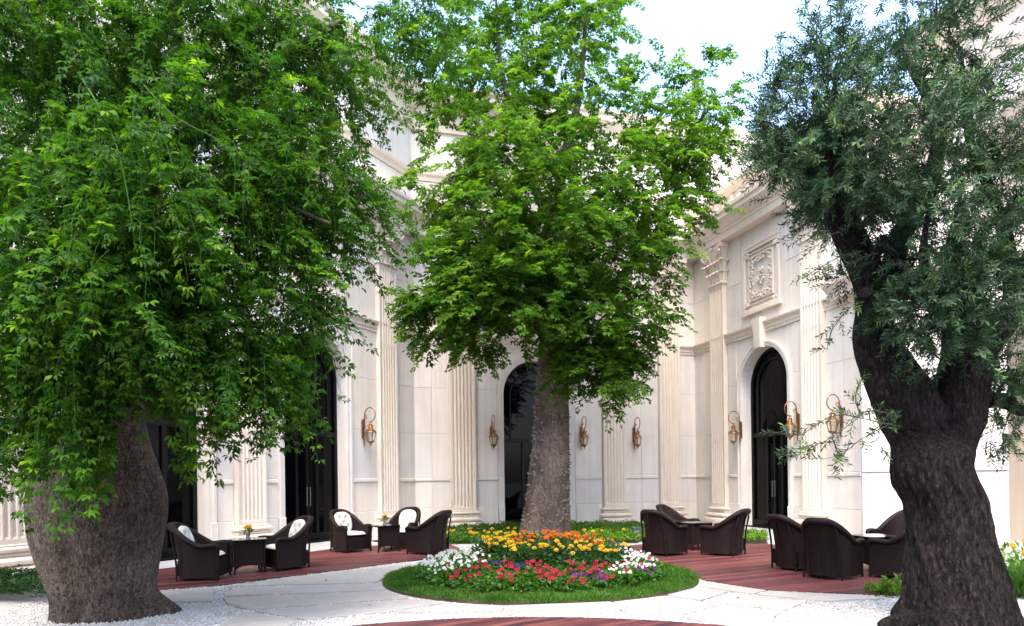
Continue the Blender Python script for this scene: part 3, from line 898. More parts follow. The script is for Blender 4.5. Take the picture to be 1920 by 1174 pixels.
b = MB(); b.box(ua - Rt - .4, ua + Rt + .4, -.2, 1.1, 6.4, 6.6, .02); b.build('sill', M['trim'], tall, W_T)
sweep([T0, T0 + dT * TL], [(0, 11.0), (.07, 11.0), (.09, 11.12), (.15, 11.2), (.15, 11.3), (.2, 11.5), (.2, 11.75), (.3, 11.85), (.55, 12.05), (.62, 12.08), (.62, 12.3), (.72, 12.4), (.75, 12.6), (0, 12.9)]).build('cornice', M['trim'], tall, None, 30)

# the wing that closes the courtyard behind the viewer (seen only as a reflection in the door glass)
rear = empty('rear_wing', (0, 0, 0)); tag(rear, 'pale stone wing closing the courtyard on the side facing the arched doors', 'building')
W_B = frame(Vector((15, -7, 0)), Vector((-1, 0, 0)))
b = MB(); b.box(0, 30, 0, .8, 0, 13.0); b.build('wall', M['stone'], rear, W_B)
sweep([Vector((15, -7, 0)), Vector((-15, -7, 0))], entab).build('cornice', M['trim'], rear, None, 30)
sweep([Vector((15, -7, 0)), Vector((-15, -7, 0))], stringp).build('string_course', M['trim'], rear, None, 30)
for k in range(7): link('pilaster', PIL[0], rear, W_B @ Matrix.Translation((3 + k * 4, 0, 0)))

# ------------------------------------------------------------------ wall lanterns
def lantern_parts():
    a = MB()                                                     # back plate and stem, wall at y=0, court at -y
    a.box(-.055, .055, -.03, 0, -.28, .22, .012)
    a.tube([(0, -.03, -.26), (0, -.05, -.34), (0, -.045, -.55)], [.03, .022, .006], 8)
    a.lathe([(.001, -.03), (.04, 0), (.001, .03)], 8, (0, -.045, .24)); a.lathe([(.001, -.03), (.038, 0), (.001, .03)], 8, (0, -.045, -.29))
    arm = MB(); pts = [(0, -.045, -.2), (0, -.07, .1), (0, -.075, .30)]
    for k in range(19):
        th = math.pi - k / 18 * math.pi * 1.55
        pts.append((0, -.265 - .19 * math.cos(th), .36 + .20 * math.sin(th)))
    arm.tube(pts, [.017] * 4 + [.014] * (len(pts) - 4), 8)
    pts = []
    for k in range(16):
        th = k / 15 * 3.2 * math.pi; rr = .075 * (1 - k / 19)
        pts.append((0, -.13 - rr * math.cos(th), .30 + rr * math.sin(th)))
    arm.tube(pts, .009, 6)
    arm.tube([(0, -.07, -.1), (0, -.14, -.16), (0, -.2, -.1)], [.012, .014, .006], 6)
    cage = MB(); cy = -.285
    cage.lathe([(.001, .19), (.018, .16), (.012, .13), (.045, .10), (.055, .085), (.03, .06), (.03, .05), (.06, .02), (.065, .01), (.06, .0)], 12, (0, cy, 0))
    for k in range(6):                                            # leaf finials on the cap
        th = k * math.pi / 3; cage.tube([(.05 * math.cos(th), cy + .05 * math.sin(th), .03), (.085 * math.cos(th), cy + .085 * math.sin(th), .055), (.09 * math.cos(th), cy + .09 * math.sin(th), .085)], [.012, .01, .003], 5)
    cage.lathe([(.05, 0), (.085, -.045), (.155, -.115), (.165, -.125), (.165, -.145), (.14, -.145)], 6, (0, cy, 0))
    for k in range(6):
        th = k * math.pi / 3
        cage.tube([(.145 * math.cos(th), cy + .145 * math.sin(th), -.14), (.092 * math.cos(th), cy + .092 * math.sin(th), -.37)], .010, 5)
    cage.lathe([(.10, -.365), (.105, -.375), (.10, -.39), (.075, -.42), (.04, -.45), (.02, -.455), (.03, -.475), (.012, -.50), (.001, -.53)], 6, (0, cy, 0))
    gl = MB(); gl.lathe([(.135, -.146), (.086, -.366)], 6, (0, cy, 0))
    bulb = MB(); bulb.lathe([(.022, -.36), (.022, -.2), (.012, -.18), (.001, -.175)], 10, (0, cy, 0))
    B = M['brass']
    return [('back_plate', a.mesh('back_plate', B, 40)), ('arm', arm.mesh('arm', B, 60)), ('cage', cage.mesh('cage', B, 45)),
            ('glass', gl.mesh('glass', M['lantern_glass'], 30)), ('bulb', bulb.mesh('bulb', M['candle'], 40))]
LP = lantern_parts()
GL = 'brass lanterns on the courtyard walls'
lan = [(W_LEFT, 679, 812, 'brass wall lantern between the left arched door and the pilaster right of it'),
       (W_LEFT, 392, 815, 'brass wall lantern half hidden by hanging leaves beside the left pier'),
       (W_MID, 921, 815, 'brass wall lantern just left of the arch behind the thorny trunk'),
       (W_MID, 1089, 812, 'brass wall lantern just right of the thorny trunk'),
       (W_MID, 1188, 812, 'brass wall lantern between the two pilasters right of the thorny trunk'),
       (W_RIGHT, 1391, 806, 'brass wall lantern left of the right arched door'),
       (W_RIGHT, 1499, 797, 'brass wall lantern overlapping the right edge of the right arched door'),
       (W_RIGHT, 1580, 787, 'brass wall lantern right of the last pilaster beside olive sprays')]
for W, px_, py_, lb in lan:
    u = u_at(W, px_, py_)
    t = empty('wall_lantern'); t.matrix_world = W @ Matrix.Translation((u, -.024, 3.08))
    tag(t, lb, 'wall lantern', GL)
    for nm, me in LP:
        if nm == 'glass': link(nm, me, g_)
        else:
            o = link(nm, me, t)
            if nm == 'cage': g_ = o

# ------------------------------------------------------------------ wicker chairs and tables
def smooth01(t): t = max(0, min(1, t)); return t * t * (3 - 2 * t)
def chair_meshes():
    N = 44
    def plan(t, hw, fy, by):                                       # U from front left round the back to front right, t in 0..1
        s = abs(2 * t - 1); sg = -1 if t < .5 else 1
        th = (1 - s) * 1.0
        # straight side part then curved back
        ang = smooth_u(s)
        return ang, sg
    def U(t, hw, fy, by):
        a = (t - .5) * 2                                            # -1..1
        sg = 1 if a >= 0 else -1; s = abs(a)
        if s < .55:                                                 # back half: super ellipse quarter
            th = s / .55 * math.pi / 2
            x = hw * (math.sin(th) ** .85); y = by + (-.02 - by) * (1 - math.cos(th) ** .85 if math.cos(th) > 0 else 1)
        else:
            q = (s - .55) / .45; x = hw; y = -.02 + (fy + .02) * q
        return sg * x, y
    def rimz(t):
        s = abs(2 * t - 1)
        return .60 + .37 * (1 - smooth01((s - .08) / .62)) + .015 * smooth01((s - .7) / .2)
    rows_o, rows_i = [], []
    ts = [i / (N - 1) for i in range(N)]
    zz = [0, .18, .45, .75, 1]
    for q in zz:
        ro, ri = [], []
        for t in ts:
            s = abs(2 * t - 1); back = 1 - smooth01((s - .1) / .6)
            z = .05 + (rimz(t) - .05) * q
            flare = .035 * (1 - q) ** 2 + .05 * q ** 2 * 0.6
            x, y = U(t, .335 + flare, .36 + .02 * (1 - q), -.315 - flare - .15 * back * q ** 1.6)
            ro.append((x, y, z))
            x2, y2 = U(t, .295, .36, -.27 - .15 * back * q ** 1.6)
            ri.append((x2, y2, z))
        rows_o.append(ro); rows_i.append(ri)
    sh = MB(); sh.grid(rows_o); sh.grid(rows_i[::-1])
    sh.grid([rows_o[0], rows_i[0]][::-1])
    for e in (0, -1): sh.grid([[r[e] for r in rows_o], [r[e] for r in rows_i]][:: (1 if e == 0 else -1)])
    shell = sh.mesh('shell', M['wicker'], 60)
    rm = MB(); pts, rad = [], []
    for t in ts:
        s = abs(2 * t - 1); back = 1 - smooth01((s - .1) / .6); flare = .03
        x, y = U(t, .325 + flare, .365, -.31 - flare - .155 * back); pts.append((x, y, rimz(t) + .004)); rad.append(.048 + .012 * back)
    a, b = pts[0], pts[-1]
    pre = [(a[0], a[1] + .03, a[2] - .10), (a[0], a[1] + .03, a[2] - .03)]; post = [(b[0], b[1] + .03, b[2] - .03), (b[0], b[1] + .03, b[2] - .10)]
    rm.tube(pre + pts + post, [.03, .045] + rad + [.045, .03], 10)
    rim = rm.mesh('rim', M['wicker'], 70)
    sb = MB(); sb.box(-.30, .30, -.30, .375, .09, .36); sb.prism([(-.30, .36), (.30, .36), (.30, .385), (-.30, .385)], .06, .10)
    seatb = sb.mesh('seat_base', M['wicker'])
    fl = MB(); fl.tube([(.355, .385, 0), (.35, .385, .3), (.352, .395, .52)], [.019, .022, .03], 8); fleg = fl.mesh('leg', M['wicker'], 60)
    fl2 = MB(); fl2.tube([(-.355, .385, 0), (-.35, .385, .3), (-.352, .395, .52)], [.019, .022, .03], 8); fleg2 = fl2.mesh('leg', M['wicker'], 60)
    bl = []
    for sg in (-1, 1):
        r_ = MB(); r_.tube([(sg * .315, -.31, 0), (sg * .30, -.315, .25), (sg * .285, -.35, .55), (sg * .26, -.425, .86)], [.017, .018, .018, .02], 8); bl.append(r_.mesh('leg', M['wicker'], 60))
    ct = MB(); ct.tube([(0, -.358, .02), (0, -.352, .25), (0, -.392, .55), (0, -.49, .93)], .013, 6); spine = ct.mesh('back_rib', M['wicker'], 60)
    def pillow(nx, ny, hw, hh, th, pw, tuft):
        g = MB(); top, bot = [], []
        def pt(i, j, sd):
            u, v = -1 + 2 * i / nx, -1 + 2 * j / ny
            # square to rounded
            k_ = pw; rr = (abs(u) ** k_ + abs(v) ** k_) ** (1 / k_) if (u or v) else 0
            mx = max(abs(u), abs(v)); f = mx / rr if rr > 1e-6 else 1
            x, y = u * f * hw, v * f * hh
            h = th * (max(0, 1 - mx ** 4)) ** .5
            if tuft and sd > 0:
                for bx, by in tuft: h -= .055 * math.exp(-((x - bx) ** 2 + (y - by) ** 2) / .0035)
            return x, y, sd * h
        g.grid([[pt(i, j, 1) for i in range(nx + 1)] for j in range(ny + 1)])
        g.grid([[pt(i, j, -.6) for i in range(nx, -1, -1)] for j in range(ny + 1)])
        return g
    cu = pillow(16, 16, .285, .30, .07, 7, None); cu.v = [(x, y + .055, z + .425) for x, y, z in cu.v]; cush = cu.mesh('seat_cushion', M['cushion'], 80)
    T = [(-.09, .10), (.09, .10), (0, -.02), (-.10, -.12), (.10, -.12)]
    bc = pillow(24, 24, .25, .275, .085, 2.6, T)
    mt = Matrix.Translation((0, -.245, .70)) @ Matrix.Rotation(R(90 + 17), 4, 'X') @ Matrix.Rotation(math.pi, 4, 'Y') @ Matrix.Rotation(math.pi, 4, 'Z')
    # local z of pillow -> chair front (+y); local y -> up
    mt = Matrix.Translation((0, -.255, .70)) @ Matrix.Rotation(R(17), 4, 'X') @ Matrix(((-1, 0, 0, 0), (0, 0, 1, 0), (0, 1, 0, 0), (0, 0, 0, 1)))
    bc.v = [tuple(mt @ Vector(v)) for v in bc.v]; bcush = bc.mesh('back_cushion', M['cushion'], 80)
    bt = MB(); bt.lathe([(.001, -.008), (.014, 0), (.001, .008)], 8); but = bt.mesh('button', M['button'], 60)
    bpos = [mt @ Vector((x, y, .038)) for x, y in T]
    return dict(shell=shell, rim=rim, seat_base=seatb, legs=[fleg, fleg2] + bl, spine=spine, cush=cush, bcush=bcush, button=but, bpos=bpos)
CM = chair_meshes()
def chair(x, Z, head, label, cushions, group):
    t = empty('wicker_armchair', floor_at(x, Z - .17) + Vector((0, 0, .031)), -R(head)); t.scale = (.92, .92, .90)
    tag(t, label, 'armchair', group)
    link('shell', CM['shell'], t); link('rim', CM['rim'], t); link('seat_base', CM['seat_base'], t); link('back_rib', CM['spine'], t)
    for l_ in CM['legs']: link('leg', l_, t)
    if cushions:
        link('seat_cushion', CM['cush'], t); b = link('back_cushion', CM['bcush'], t)
        for q in CM['bpos']: link('button', CM['button'], b, Matrix.Translation(q))
    return t
G1 = 'wicker armchairs set round low tables on the deck'
chairs = [
 (378, 11.35, 84, 'dark wicker armchair beside the bottle trunk, seen from behind with cream cushion showing', 1),
 (537, 12.55, -138, 'wicker armchair with tufted cream cushions facing left toward the nearest flower vase', 1),
 (655, 15.4, 132, 'wicker armchair with cream cushions facing right, in front of the wide arched door', 1),
 (757, 16.1, -163, 'wicker armchair with round tufted cream cushion facing the viewer behind the small glass table', 1),
 (806, 14.75, -62, 'wicker armchair seen side-on from outside, just left of the white petunias', 1),
 (1243, 14.0, 48, 'wicker armchair turned away, just right of the grey bollard lamp', 0),
 (1272, 15.9, 128, 'lighter reddish wicker armchair half hidden behind another, near the middle of the deck', 0),
 (1360, 13.85, -48, 'wicker armchair turned away, facing the one beside the grey bollard lamp', 0),
 (1496, 11.6, 72, 'wicker armchair partly hidden behind another, in front of the right arched door', 0),
 (1558, 10.65, 48, 'largest dark wicker armchair with its back to the viewer right of the right door', 0),
 (1684, 12.3, -118, 'wicker armchair facing left behind the glass table, cut off by the olive trunk', 0),
 (1694, 10.55, -42, 'dark wicker armchair whose left edge shows beside the olive trunk', 0)]
for x, Z, h, lb, cu in chairs: chair(x, Z, h, lb, cu, G1)

def table_meshes():
    tp = MB(); tp.prism([(.33 * math.copysign(abs(math.cos(a)) ** .35, math.cos(a)), .33 * math.copysign(abs(math.sin(a)) ** .35, math.sin(a))) for a in np.linspace(0, 2 * math.pi, 33)[:-1]], .585, .603)
    top = tp.mesh('table_top', M['table_glass'])
    lg = []
    for sx in (-1, 1):
        for sy in (-1, 1):
            b = MB(); b.tube([(sx * .285, sy * .285, 0), (sx * .265, sy * .265, .3), (sx * .275, sy * .275, .585)], [.02, .022, .024], 8); lg.append(b.mesh('leg', M['wicker'], 60))
    pn = []
    for k in range(4):
        b = MB(); rows = []
        for j in range(9):
            u = -1 + j / 4; x = u * .262; zb = .07 + .07 * (1 - u * u) ** .5
            rows.append([(x, -.27, zb), (x, -.262, .3), (x, -.268, .575), (x, -.245, .575), (x, -.245, .3), (x, -.245, zb)])
        b.grid(rows, True); mt = Matrix.Rotation(k * math.pi / 2, 4, 'Z'); b.v = [tuple(mt @ Vector(v)) for v in b.v]
        pn.append(b.mesh('side_panel', M['wicker'], 40))
    fr = MB(); fr.box(-.285, .285, -.285, .285, .565, .584); frame_ = fr.mesh('top_frame', M['wicker'])
    sh = MB(); sh.box(-.24, .24, -.24, .24, .22, .245); shelf = sh.mesh('shelf', M['wicker'])
    return top, lg, pn, frame_, shelf
TM = table_meshes()
def table(x, Z, rz, label, npan):
    t = empty('wicker_table', floor_at(x, Z) + Vector((0, 0, .031)), R(rz)); t.scale = (.88, .88, .96); tag(t, label, 'table', 'low wicker tables with glass tops')
    link('table_top', TM[0], t); link('top_frame', TM[3], t); link('shelf', TM[4], t)
    for l_ in TM[1]: link('leg', l_, t)
    for p_ in TM[2][:npan]: link('side_panel', p_, t)
    return t
t1 = table(466, 11.95, 28, 'low dark wicker table with flower vase nearest the bottle trunk', 4)
t2 = table(722, 15.15, 32, 'low wicker table with flower vase between three cushioned armchairs', 1)
t3 = table(1304, 14.75, 20, 'low wicker table between the armchairs in the middle of the right deck', 4)
t4 = table(1640, 11.05, 15, 'glass topped wicker table beside the olive trunk among dark armchairs', 4)

# ------------------------------------------------------------------ flower meshes
def marigold_mesh(mt_):
    V, F, rd = [], [], []; r_ = np.random.default_rng(2)
    for ring, (n_, rad, z, tilt) in enumerate(((10, 1.0, .0, .15), (10, .85, .22, .5), (8, .6, .42, .9), (6, .3, .55, 1.3))):
        for k in range(n_):
            a = 2 * math.pi * (k + .5 * (ring % 2)) / n_ + r_.normal(0, .1); ca, sa = math.cos(a), math.sin(a)
            wd = 2.6 * rad / n_ + .12
            c0 = np.array([ca * rad * .35, sa * rad * .35, z - .05]); c1 = np.array([ca * rad, sa * rad, z + .12 * math.sin(tilt) + r_.normal(0, .04)])
            t_ = np.array([-sa, ca, 0]); b = len(V)
            V += [c0 - t_ * wd * .4, c1 - t_ * wd * .75, c1 + t_ * wd * .75 , c0 + t_ * wd * .4]; F.append((b, b + 1, b + 2, b + 3)); rd += [r_.random()] * 4
    V = np.array(V); V[:, 2] += .1
    return mesh_np('flower', V * .036, F, mt_, rd)
def petunia_mesh(mt_):
    V = [(0, 0, -.35)]; F = []; rd = [0.2]; n_ = 20
    for k in range(n_):
        a = 2 * math.pi * k / n_; V.append((.28 * math.cos(a), .28 * math.sin(a), -.02)); rd.append(.4)
    for k in range(n_):
        a = 2 * math.pi * k / n_; lob = .88 + .14 * abs(math.cos(2.5 * a)); V.append((lob * math.cos(a), lob * math.sin(a), .06 + .09 * math.sin(5 * a))); rd.append(.8)
    for k in range(n_):
        j = (k + 1) % n_; F.append((1 + k, 1 + j, 1 + n_ + j, 1 + n_ + k)); F.append((0, 1 + j, 1 + k, 1 + k))
    Fq = [f for f in F if len(set(f)) == 4]; Ft = [(0, 1 + (k + 1) % n_, 1 + k) for k in range(n_)]
    me = bpy.data.meshes.new('flower'); me.from_pydata([tuple(.034 * q for q in v) for v in V], [], Fq + Ft); me.materials.append(mt_)
    a = me.attributes.new('rnd', 'FLOAT', 'POINT'); a.data.foreach_set('value', rd); me.update(); return me
FM = dict(yellow=marigold_mesh(M['yellow']), orange=marigold_mesh(M['orange']))
for c in ('red', 'white', 'purple', 'blue'): FM[c] = petunia_mesh(M[c])
def foliage_mesh(name, material, nlv, rad, h, ll, W, seed, upright=.5):
    r_ = np.random.default_rng(seed)
    az = r_.uniform(0, 2 * np.pi, nlv); rr = rad * np.sqrt(r_.random(nlv)); zz = h * (1 - (rr / rad) ** 2 * .6) * r_.uniform(.15, 1, nlv)
    C = np.stack([rr * np.cos(az), rr * np.sin(az), zz], 1)
    A = np.stack([np.cos(az), np.sin(az), r_.uniform(-.4, upright * 2, nlv)], 1) + r_.normal(0, .5, (nlv, 3))
    N = np.tile([0, 0, 1.0], (nlv, 1)) + r_.normal(0, .35, (nlv, 3))
    V, F = leaves_np(C, A, N, ll * r_.uniform(.7, 1.3, nlv), W)
    return mesh_np(name, V, F, material, np.repeat(r_.random(nlv), 4))
def face_cam(normal_up=.6, j=.35):
    v = Vector((random.gauss(0, j), -1 + random.gauss(0, j), normal_up + random.gauss(0, j))).normalized()
    return v.to_track_quat('Z', 'Y').to_matrix().to_4x4()
def plant(name, label, cat, group, fmesh, pos, rz, sc, flowers, flat=False):
    o = link(name, fmesh); o.location = pos; o.rotation_euler = (0, 0, rz); o.scale = (sc, sc, sc); tag(o, label, cat, group)
    for (c, lx, ly, lz, fs) in flowers:
        rot = face_cam(1.6 if flat else .5, .3)
        # flowers are set in the plant's own frame
        link('flower', FM[c], o, Matrix.Rotation(-rz, 4, 'Z') @ Matrix.Translation((lx / sc, ly / sc, lz / sc)) @ rot @ Matrix.Scale(fs / sc, 4))
    return o

# flower vases on two tables
def vase(tab, label):
    v = empty('flower_vase', tab.location + Vector((0, 0, .6045 * .96))); tag(v, label, 'vase', 'small flower vases on the tables')
    g = MB(); g.lathe([(.030, 0), (.038, .02), (.042, .09), (.044, .11)], 14); g.build('glass', M['vase_glass'], v, None, 40)
    wt = MB(); wt.lathe([(.025, .006), (.032, .02), (.034, .055)], 12); wt.build('pebbles', M['cushion'], v, None, 40)
    s = MB(); rr = random.Random(5); pos = []
    for k in range(7):
        a = k * 2.4; x, y, z = .055 * math.cos(a) * (k / 7 + .3), .055 * math.sin(a) * (k / 7 + .3), .17 + .02 * (k % 3); pos.append((x, y, z)); s.tube([(x * .2, y * .2, .02), (x, y, z)], .003, 5)
    s.build('stems', M['twig'], v)
    for k, q in enumerate(pos): link('flower', FM['yellow'], v, Matrix.Translation(q) @ face_cam(.8, .4) @ Matrix.Scale(.95, 4))
    link('leaves', foliage_mesh('leaves', M['leaf_bed'], 26, .07, .06, .06, .45, 3), v, Matrix.Translation((0, 0, .10)))
vase(t1, 'small glass vase of yellow flowers on the table nearest the bottle trunk')
vase(t2, 'small glass vase of yellow flowers on the table between three cushioned armchairs')

# ------------------------------------------------------------------ round flower bed
def mound(r): return .045 + .34 * max(0, 1 - (r / 1.95) ** 2) ** 1.2
mb = MB(); rows = []
for k in range(13):
    r = BED_R * k / 12; rows.append([(BED.x + r * math.cos(a), BED.y + r * math.sin(a), (mound(r) if k < 12 else .005)) for a in np.linspace(0, 2 * math.pi, 49)[:-1]])
mb.grid(rows, True); tag(mb.build('bed_soil', M['soil'], None, None, 60), kind='structure')
n_ = 90000
rr = np.sqrt(rng.uniform(1.25 ** 2, (BED_R + .02) ** 2, n_)); az = rng.uniform(0, 2 * np.pi, n_)
keep = (np.sin(az) < .35) | (rng.random(n_) < .35)
rr, az = rr[keep], az[keep]; n_ = len(rr)
edge = np.clip((BED_R - rr) / .08, .5, 1) * (1 + .25 * np.sin(az * 23)); thin = rng.random(n_) < np.clip((BED_R + .05 - rr + .03 * np.sin(az * 9)) / .08, .3, 1); rr, az, edge = rr[thin], az[thin], edge[thin]; n_ = len(rr)
zz = .045 + .34 * np.maximum(0, 1 - (rr / 1.95) ** 2) ** 1.2
C = np.stack([BED.x + rr * np.cos(az), BED.y + rr * np.sin(az), zz - .005], 1)
A = np.stack([rng.normal(0, .55, n_), rng.normal(0, .55, n_), np.ones(n_)], 1); N = rng.normal(0, 1, (n_, 3))
patch = np.array([noise.noise(Vector((c[0] * 2.2, c[1] * 2.2, 0))) for c in C])
V, F = leaves_np(C, A, N, rng.uniform(.035, .085, n_) * edge, .16)
tag(link('lawn_ring', mesh_np('lawn_ring', V, F, M['grass'], np.repeat(np.clip(rng.random(n_) * .8 + .1 + patch * .5, 0, 1), 4))), 'short bright grass ring around the flower mound', kind='stuff')

FO_M = [foliage_mesh('marigold_plant', M['leaf_dark'], 260, .21, .30, .075, .4, s) for s in (11, 12, 13)]
FO_P = [foliage_mesh('petunia_plant', M['leaf_bed'], 200, .20, .17, .065, .5, s) for s in (21, 22, 23)]
FO_C = [foliage_mesh('marigold_plant', M['leaf_cover'], 200, .22, .24, .07, .5, s) for s in (31, 32)]
def far_enough(p, lst, d): return all((p[0] - q[0]) ** 2 + (p[1] - q[1]) ** 2 > d * d for q in lst)
MC = Vector((.60, 11.0, 0)); spots = []
tries = 0
while len(spots) < 58 and tries < 4000:
    tries += 1; a = random.uniform(0, 6.283); r = 1.12 * math.sqrt(random.random())
    p = (MC.x + r * math.cos(a), MC.y + .95 * r * math.sin(a))
    if far_enough(p, spots, .22): spots.append(p)
for i, (x, y) in enumerate(spots):
    r = math.hypot(x - BED.x, y - BED.y); g = mound(r) + .0
    mid = math.hypot(x - MC.x - .05, (y - MC.y)) < .72 or random.random() < .18
    c = 'orange' if mid else 'yellow'
    fl = []
    for k in range(random.choice((3, 4, 5, 5))):
        a = random.uniform(0, 6.28); q = random.uniform(.03, .17); fl.append((c, q * math.cos(a), q * math.sin(a), .33 + random.uniform(-.06, .06) - q * .35, random.uniform(.72, 1.05)))
    nm = 'orange marigold plant in the middle of the round flower mound' if c == 'orange' else 'yellow marigold plant toward the rim of the mound top'
    plant('marigold_plant', nm, 'marigold', 'orange marigolds crowning the mound' if c == 'orange' else 'yellow marigolds crowning the mound', random.choice(FO_M), (x, y, g - .01), random.uniform(0, 6.28), random.uniform(.9, 1.15), fl, True)
spots2 = []; tries = 0
while tries < 6000 and len(spots2) < 165:
    tries += 1; a = random.uniform(-math.pi - .5, .5); r = random.uniform(.95, 1.8)
    p = (BED.x + r * math.cos(a), BED.y + r * math.sin(a))
    if math.hypot(p[0] - MC.x, (p[1] - MC.y) / .95) < 1.22 or not far_enough(p, spots2, .165): continue
    spots2.append(p)
for x, y in spots2:
    r = math.hypot(x - BED.x, y - BED.y); g = mound(r); a = math.degrees(math.atan2(y - BED.y, x - BED.x))
    sx = (x - BED.x)
    white = (sx < -.9 and y > BED.y - 1.15) or (sx > 1.22 and y > BED.y - 1.2) or (sx > 1.0 and y > BED.y - 1.4 and random.random() < .5)
    if white and r > 1.72: 
        if random.random() < .5: white = False
    fl = []; dz = 0
    if white:
        dz = .06
        for k in range(random.randint(7, 9)):
            q = random.uniform(.02, .2); b_ = random.uniform(0, 6.28); fl.append(('white', q * math.cos(b_), q * math.sin(b_) - .03, .245 - q * .35 + random.uniform(-.05, .04), random.uniform(.5, .82)))
        if random.random() < .15: fl.append(('red', .1, -.1, .2, 1))
        nm, gr = ('white petunia plant massed at the left shoulder of the mound', 'white petunias on the left') if sx < 0 else ('white petunia plant massed at the right shoulder of the mound', 'white petunias on the right')
    else:
        u = random.random()
        c = 'red'
        if sx > .45 and u < .28: c = 'purple'
        elif u < .05: c = 'blue'
        elif u > .95: c = None
        if r > 1.7 and random.random() < .15: c = None
        if c:
            for k in range(random.randint(3, 6)):
                q = random.uniform(.02, .2); b_ = random.uniform(0, 6.28); fl.append((c, q * math.cos(b_), q * math.sin(b_) - .04, .19 - q * .3 + random.uniform(-.02, .03), random.uniform(.7, 1.05)))
        nm = {'red': 'crimson petunia plant on the front slope of the round mound', 'purple': 'purple petunia plant on the right front slope of the mound', 'blue': 'dark blue petunia plant low on the front slope of the mound', None: 'leafy petunia plant without blooms on the front of the mound'}[c]
        gr = {'red': 'crimson petunias on the front slope', 'purple': 'purple petunias on the front slope', 'blue': 'dark blue petunias on the front slope', None: 'petunias without blooms'}[c]
    plant('petunia_plant', nm, 'petunia', gr, random.choice(FO_P), (x, y, g + dz * .3 - .01), random.uniform(0, 6.28), random.uniform(.85, 1.15) * (1.15 if white else .95), fl)

# ------------------------------------------------------------------ rear planting, hedges, small plants
def cover(name, label, poly, n_, h, ll, W, material, kind='stuff', cat=None, upright=.6):
    xs = [p.x for p in poly]; ys = [p.y for p in poly]
    X = rng.uniform(min(xs), max(xs), n_); Y = rng.uniform(min(ys), max(ys), n_); ok = inside_np(X, Y, poly); X, Y = X[ok], Y[ok]; n2 = len(X)
    hh = h * (.75 + .5 * np.array([noise.noise(Vector((a * 2.5, b * 2.5, 3))) for a, b in zip(X, Y)]))
    C = np.stack([X, Y, hh * rng.uniform(.2, 1, n2) ** .6], 1)
    A = rng.normal(0, 1, (n2, 3)); A[:, 2] = np.abs(A[:, 2]) * upright
    N = np.tile([0, 0, 1.0], (n2, 1)) + rng.normal(0, .4, (n2, 3))
    V, F = leaves_np(C, A, N, ll * rng.uniform(.6, 1.4, n2), W)
    o = link(name, mesh_np(name, V, F, material, np.repeat(rng.random(n2), 4))); tag(o, label, cat, None, kind)
    return o
pA = P2([(828, 1020), (985, 1021), (985, 986.5), (905, 987), (842, 993)]); pB = P2([(1060, 1020), (1195, 1019), (1235, 1000), (1190, 985.5), (1060, 986)])
pC = P2([(1290, 1019.5), (1440, 1021), (1437, 1009), (1290, 1006)])
for q in (pA, pB, pC):
    s = MB(); s.add([(p.x, p.y, .012) for p in q], [tuple(range(len(q)))]); tag(s.build('planting_soil', M['soil']), kind='structure')
cover('ground_cover', 'low green ground cover left of the thorny trunk', pA, 9000, .22, .07, .5, M['leaf_bed'])
cover('ground_cover', 'bright green ground cover right of the thorny trunk', pB, 9000, .20, .07, .5, M['leaf_cover'])
cover('ground_cover', 'bright green plants behind the right deck chairs', pC, 4500, .26, .075, .5, M['leaf_cover'])
for lst, lab, gr, k0 in ((pA, 'yellow marigold plant in the strip left of the thorny trunk', 'marigolds left of the thorny trunk', 16), (pB, 'pale yellow marigold plant in the strip right of the thorny trunk', 'marigolds right of the thorny trunk', 9), (pC, 'yellow marigold plant at the edge of the right deck', 'marigolds behind the right deck', 5)):
    got = []; tries = 0
    ymin = min(p.y for p in lst)
    while len(got) < k0 and tries < 3000:
        tries += 1; x = random.uniform(min(p.x for p in lst), max(p.x for p in lst)); y = random.uniform(ymin, ymin + 1.4)
        if inside((x, y), lst) and far_enough((x, y), got, .3): got.append((x, y))
    for x, y in got:
        fl = [('yellow', random.uniform(-.15, .15), random.uniform(-.15, .05), .26 + random.uniform(-.03, .05), random.uniform(1.0, 1.5)) for _ in range(random.choice((1, 2, 2) if gr != 'marigolds right of the thorny trunk' else (0, 1)))]
        plant('marigold_plant', lab, 'marigold', gr, random.choice(FO_C if lst is not pA else FO_P), (x, y, .0), random.uniform(0, 6.28), random.uniform(1.0, 1.3), fl, True)
b = MB(); bx = floor_at(1193, 17.2)
b.box(-.09, .09, -.09, .09, 0, .30); b.box(-.10, .10, -.10, .10, .30, .34)
bo = b.build('bollard_lamp', M['bollard'], None, Matrix.Translation(bx)); tag(bo, 'short grey green bollard lamp in the planting beside an armchair', 'bollard lamp')
b = MB(); b.box(-.06, .06, -.094, -.09, .20, .27); b.build('lens', M['lantern_glass'], bo)

hq = [floor_at(-60, 9.3), floor_at(92, 9.0), floor_at(100, 10.3), floor_at(-60, 10.6)]
cover('low_hedge', 'low dark green hedge at far left behind the bottle trunk', hq, 15000, .42, .055, .45, M['leaf_dark'], None, 'hedge')
G3 = 'small leafy plants at the foot of the olive'
FO_S = [foliage_mesh('leafy_plant', M['leaf_cover'], 90, .15, .24, .10, .42, s, .9) for s in (41, 42)]
for x, y, lb, fl, sc in ((1642, 1116, 'leftmost small leafy plant without blooms near the olive trunk', [], .8), (1666, 1117, 'small upright leafy plant between two others near the olive trunk', [], .95),
                     (1692, 1119, 'small leafy plant with one yellow bud touching the olive trunk', [('orange', -.05, -.1, .30, .9)], 1.25)):
    p = ground(x, y); plant('leafy_plant', lb, 'plant', G3, random.choice(FO_S), p, random.uniform(0, 6), sc, fl)
FO_B = [foliage_mesh('leafy_plant', M['leaf_cover'], 420, .42, .5, .11, .42, s, 1.0) for s in (43, 44)]
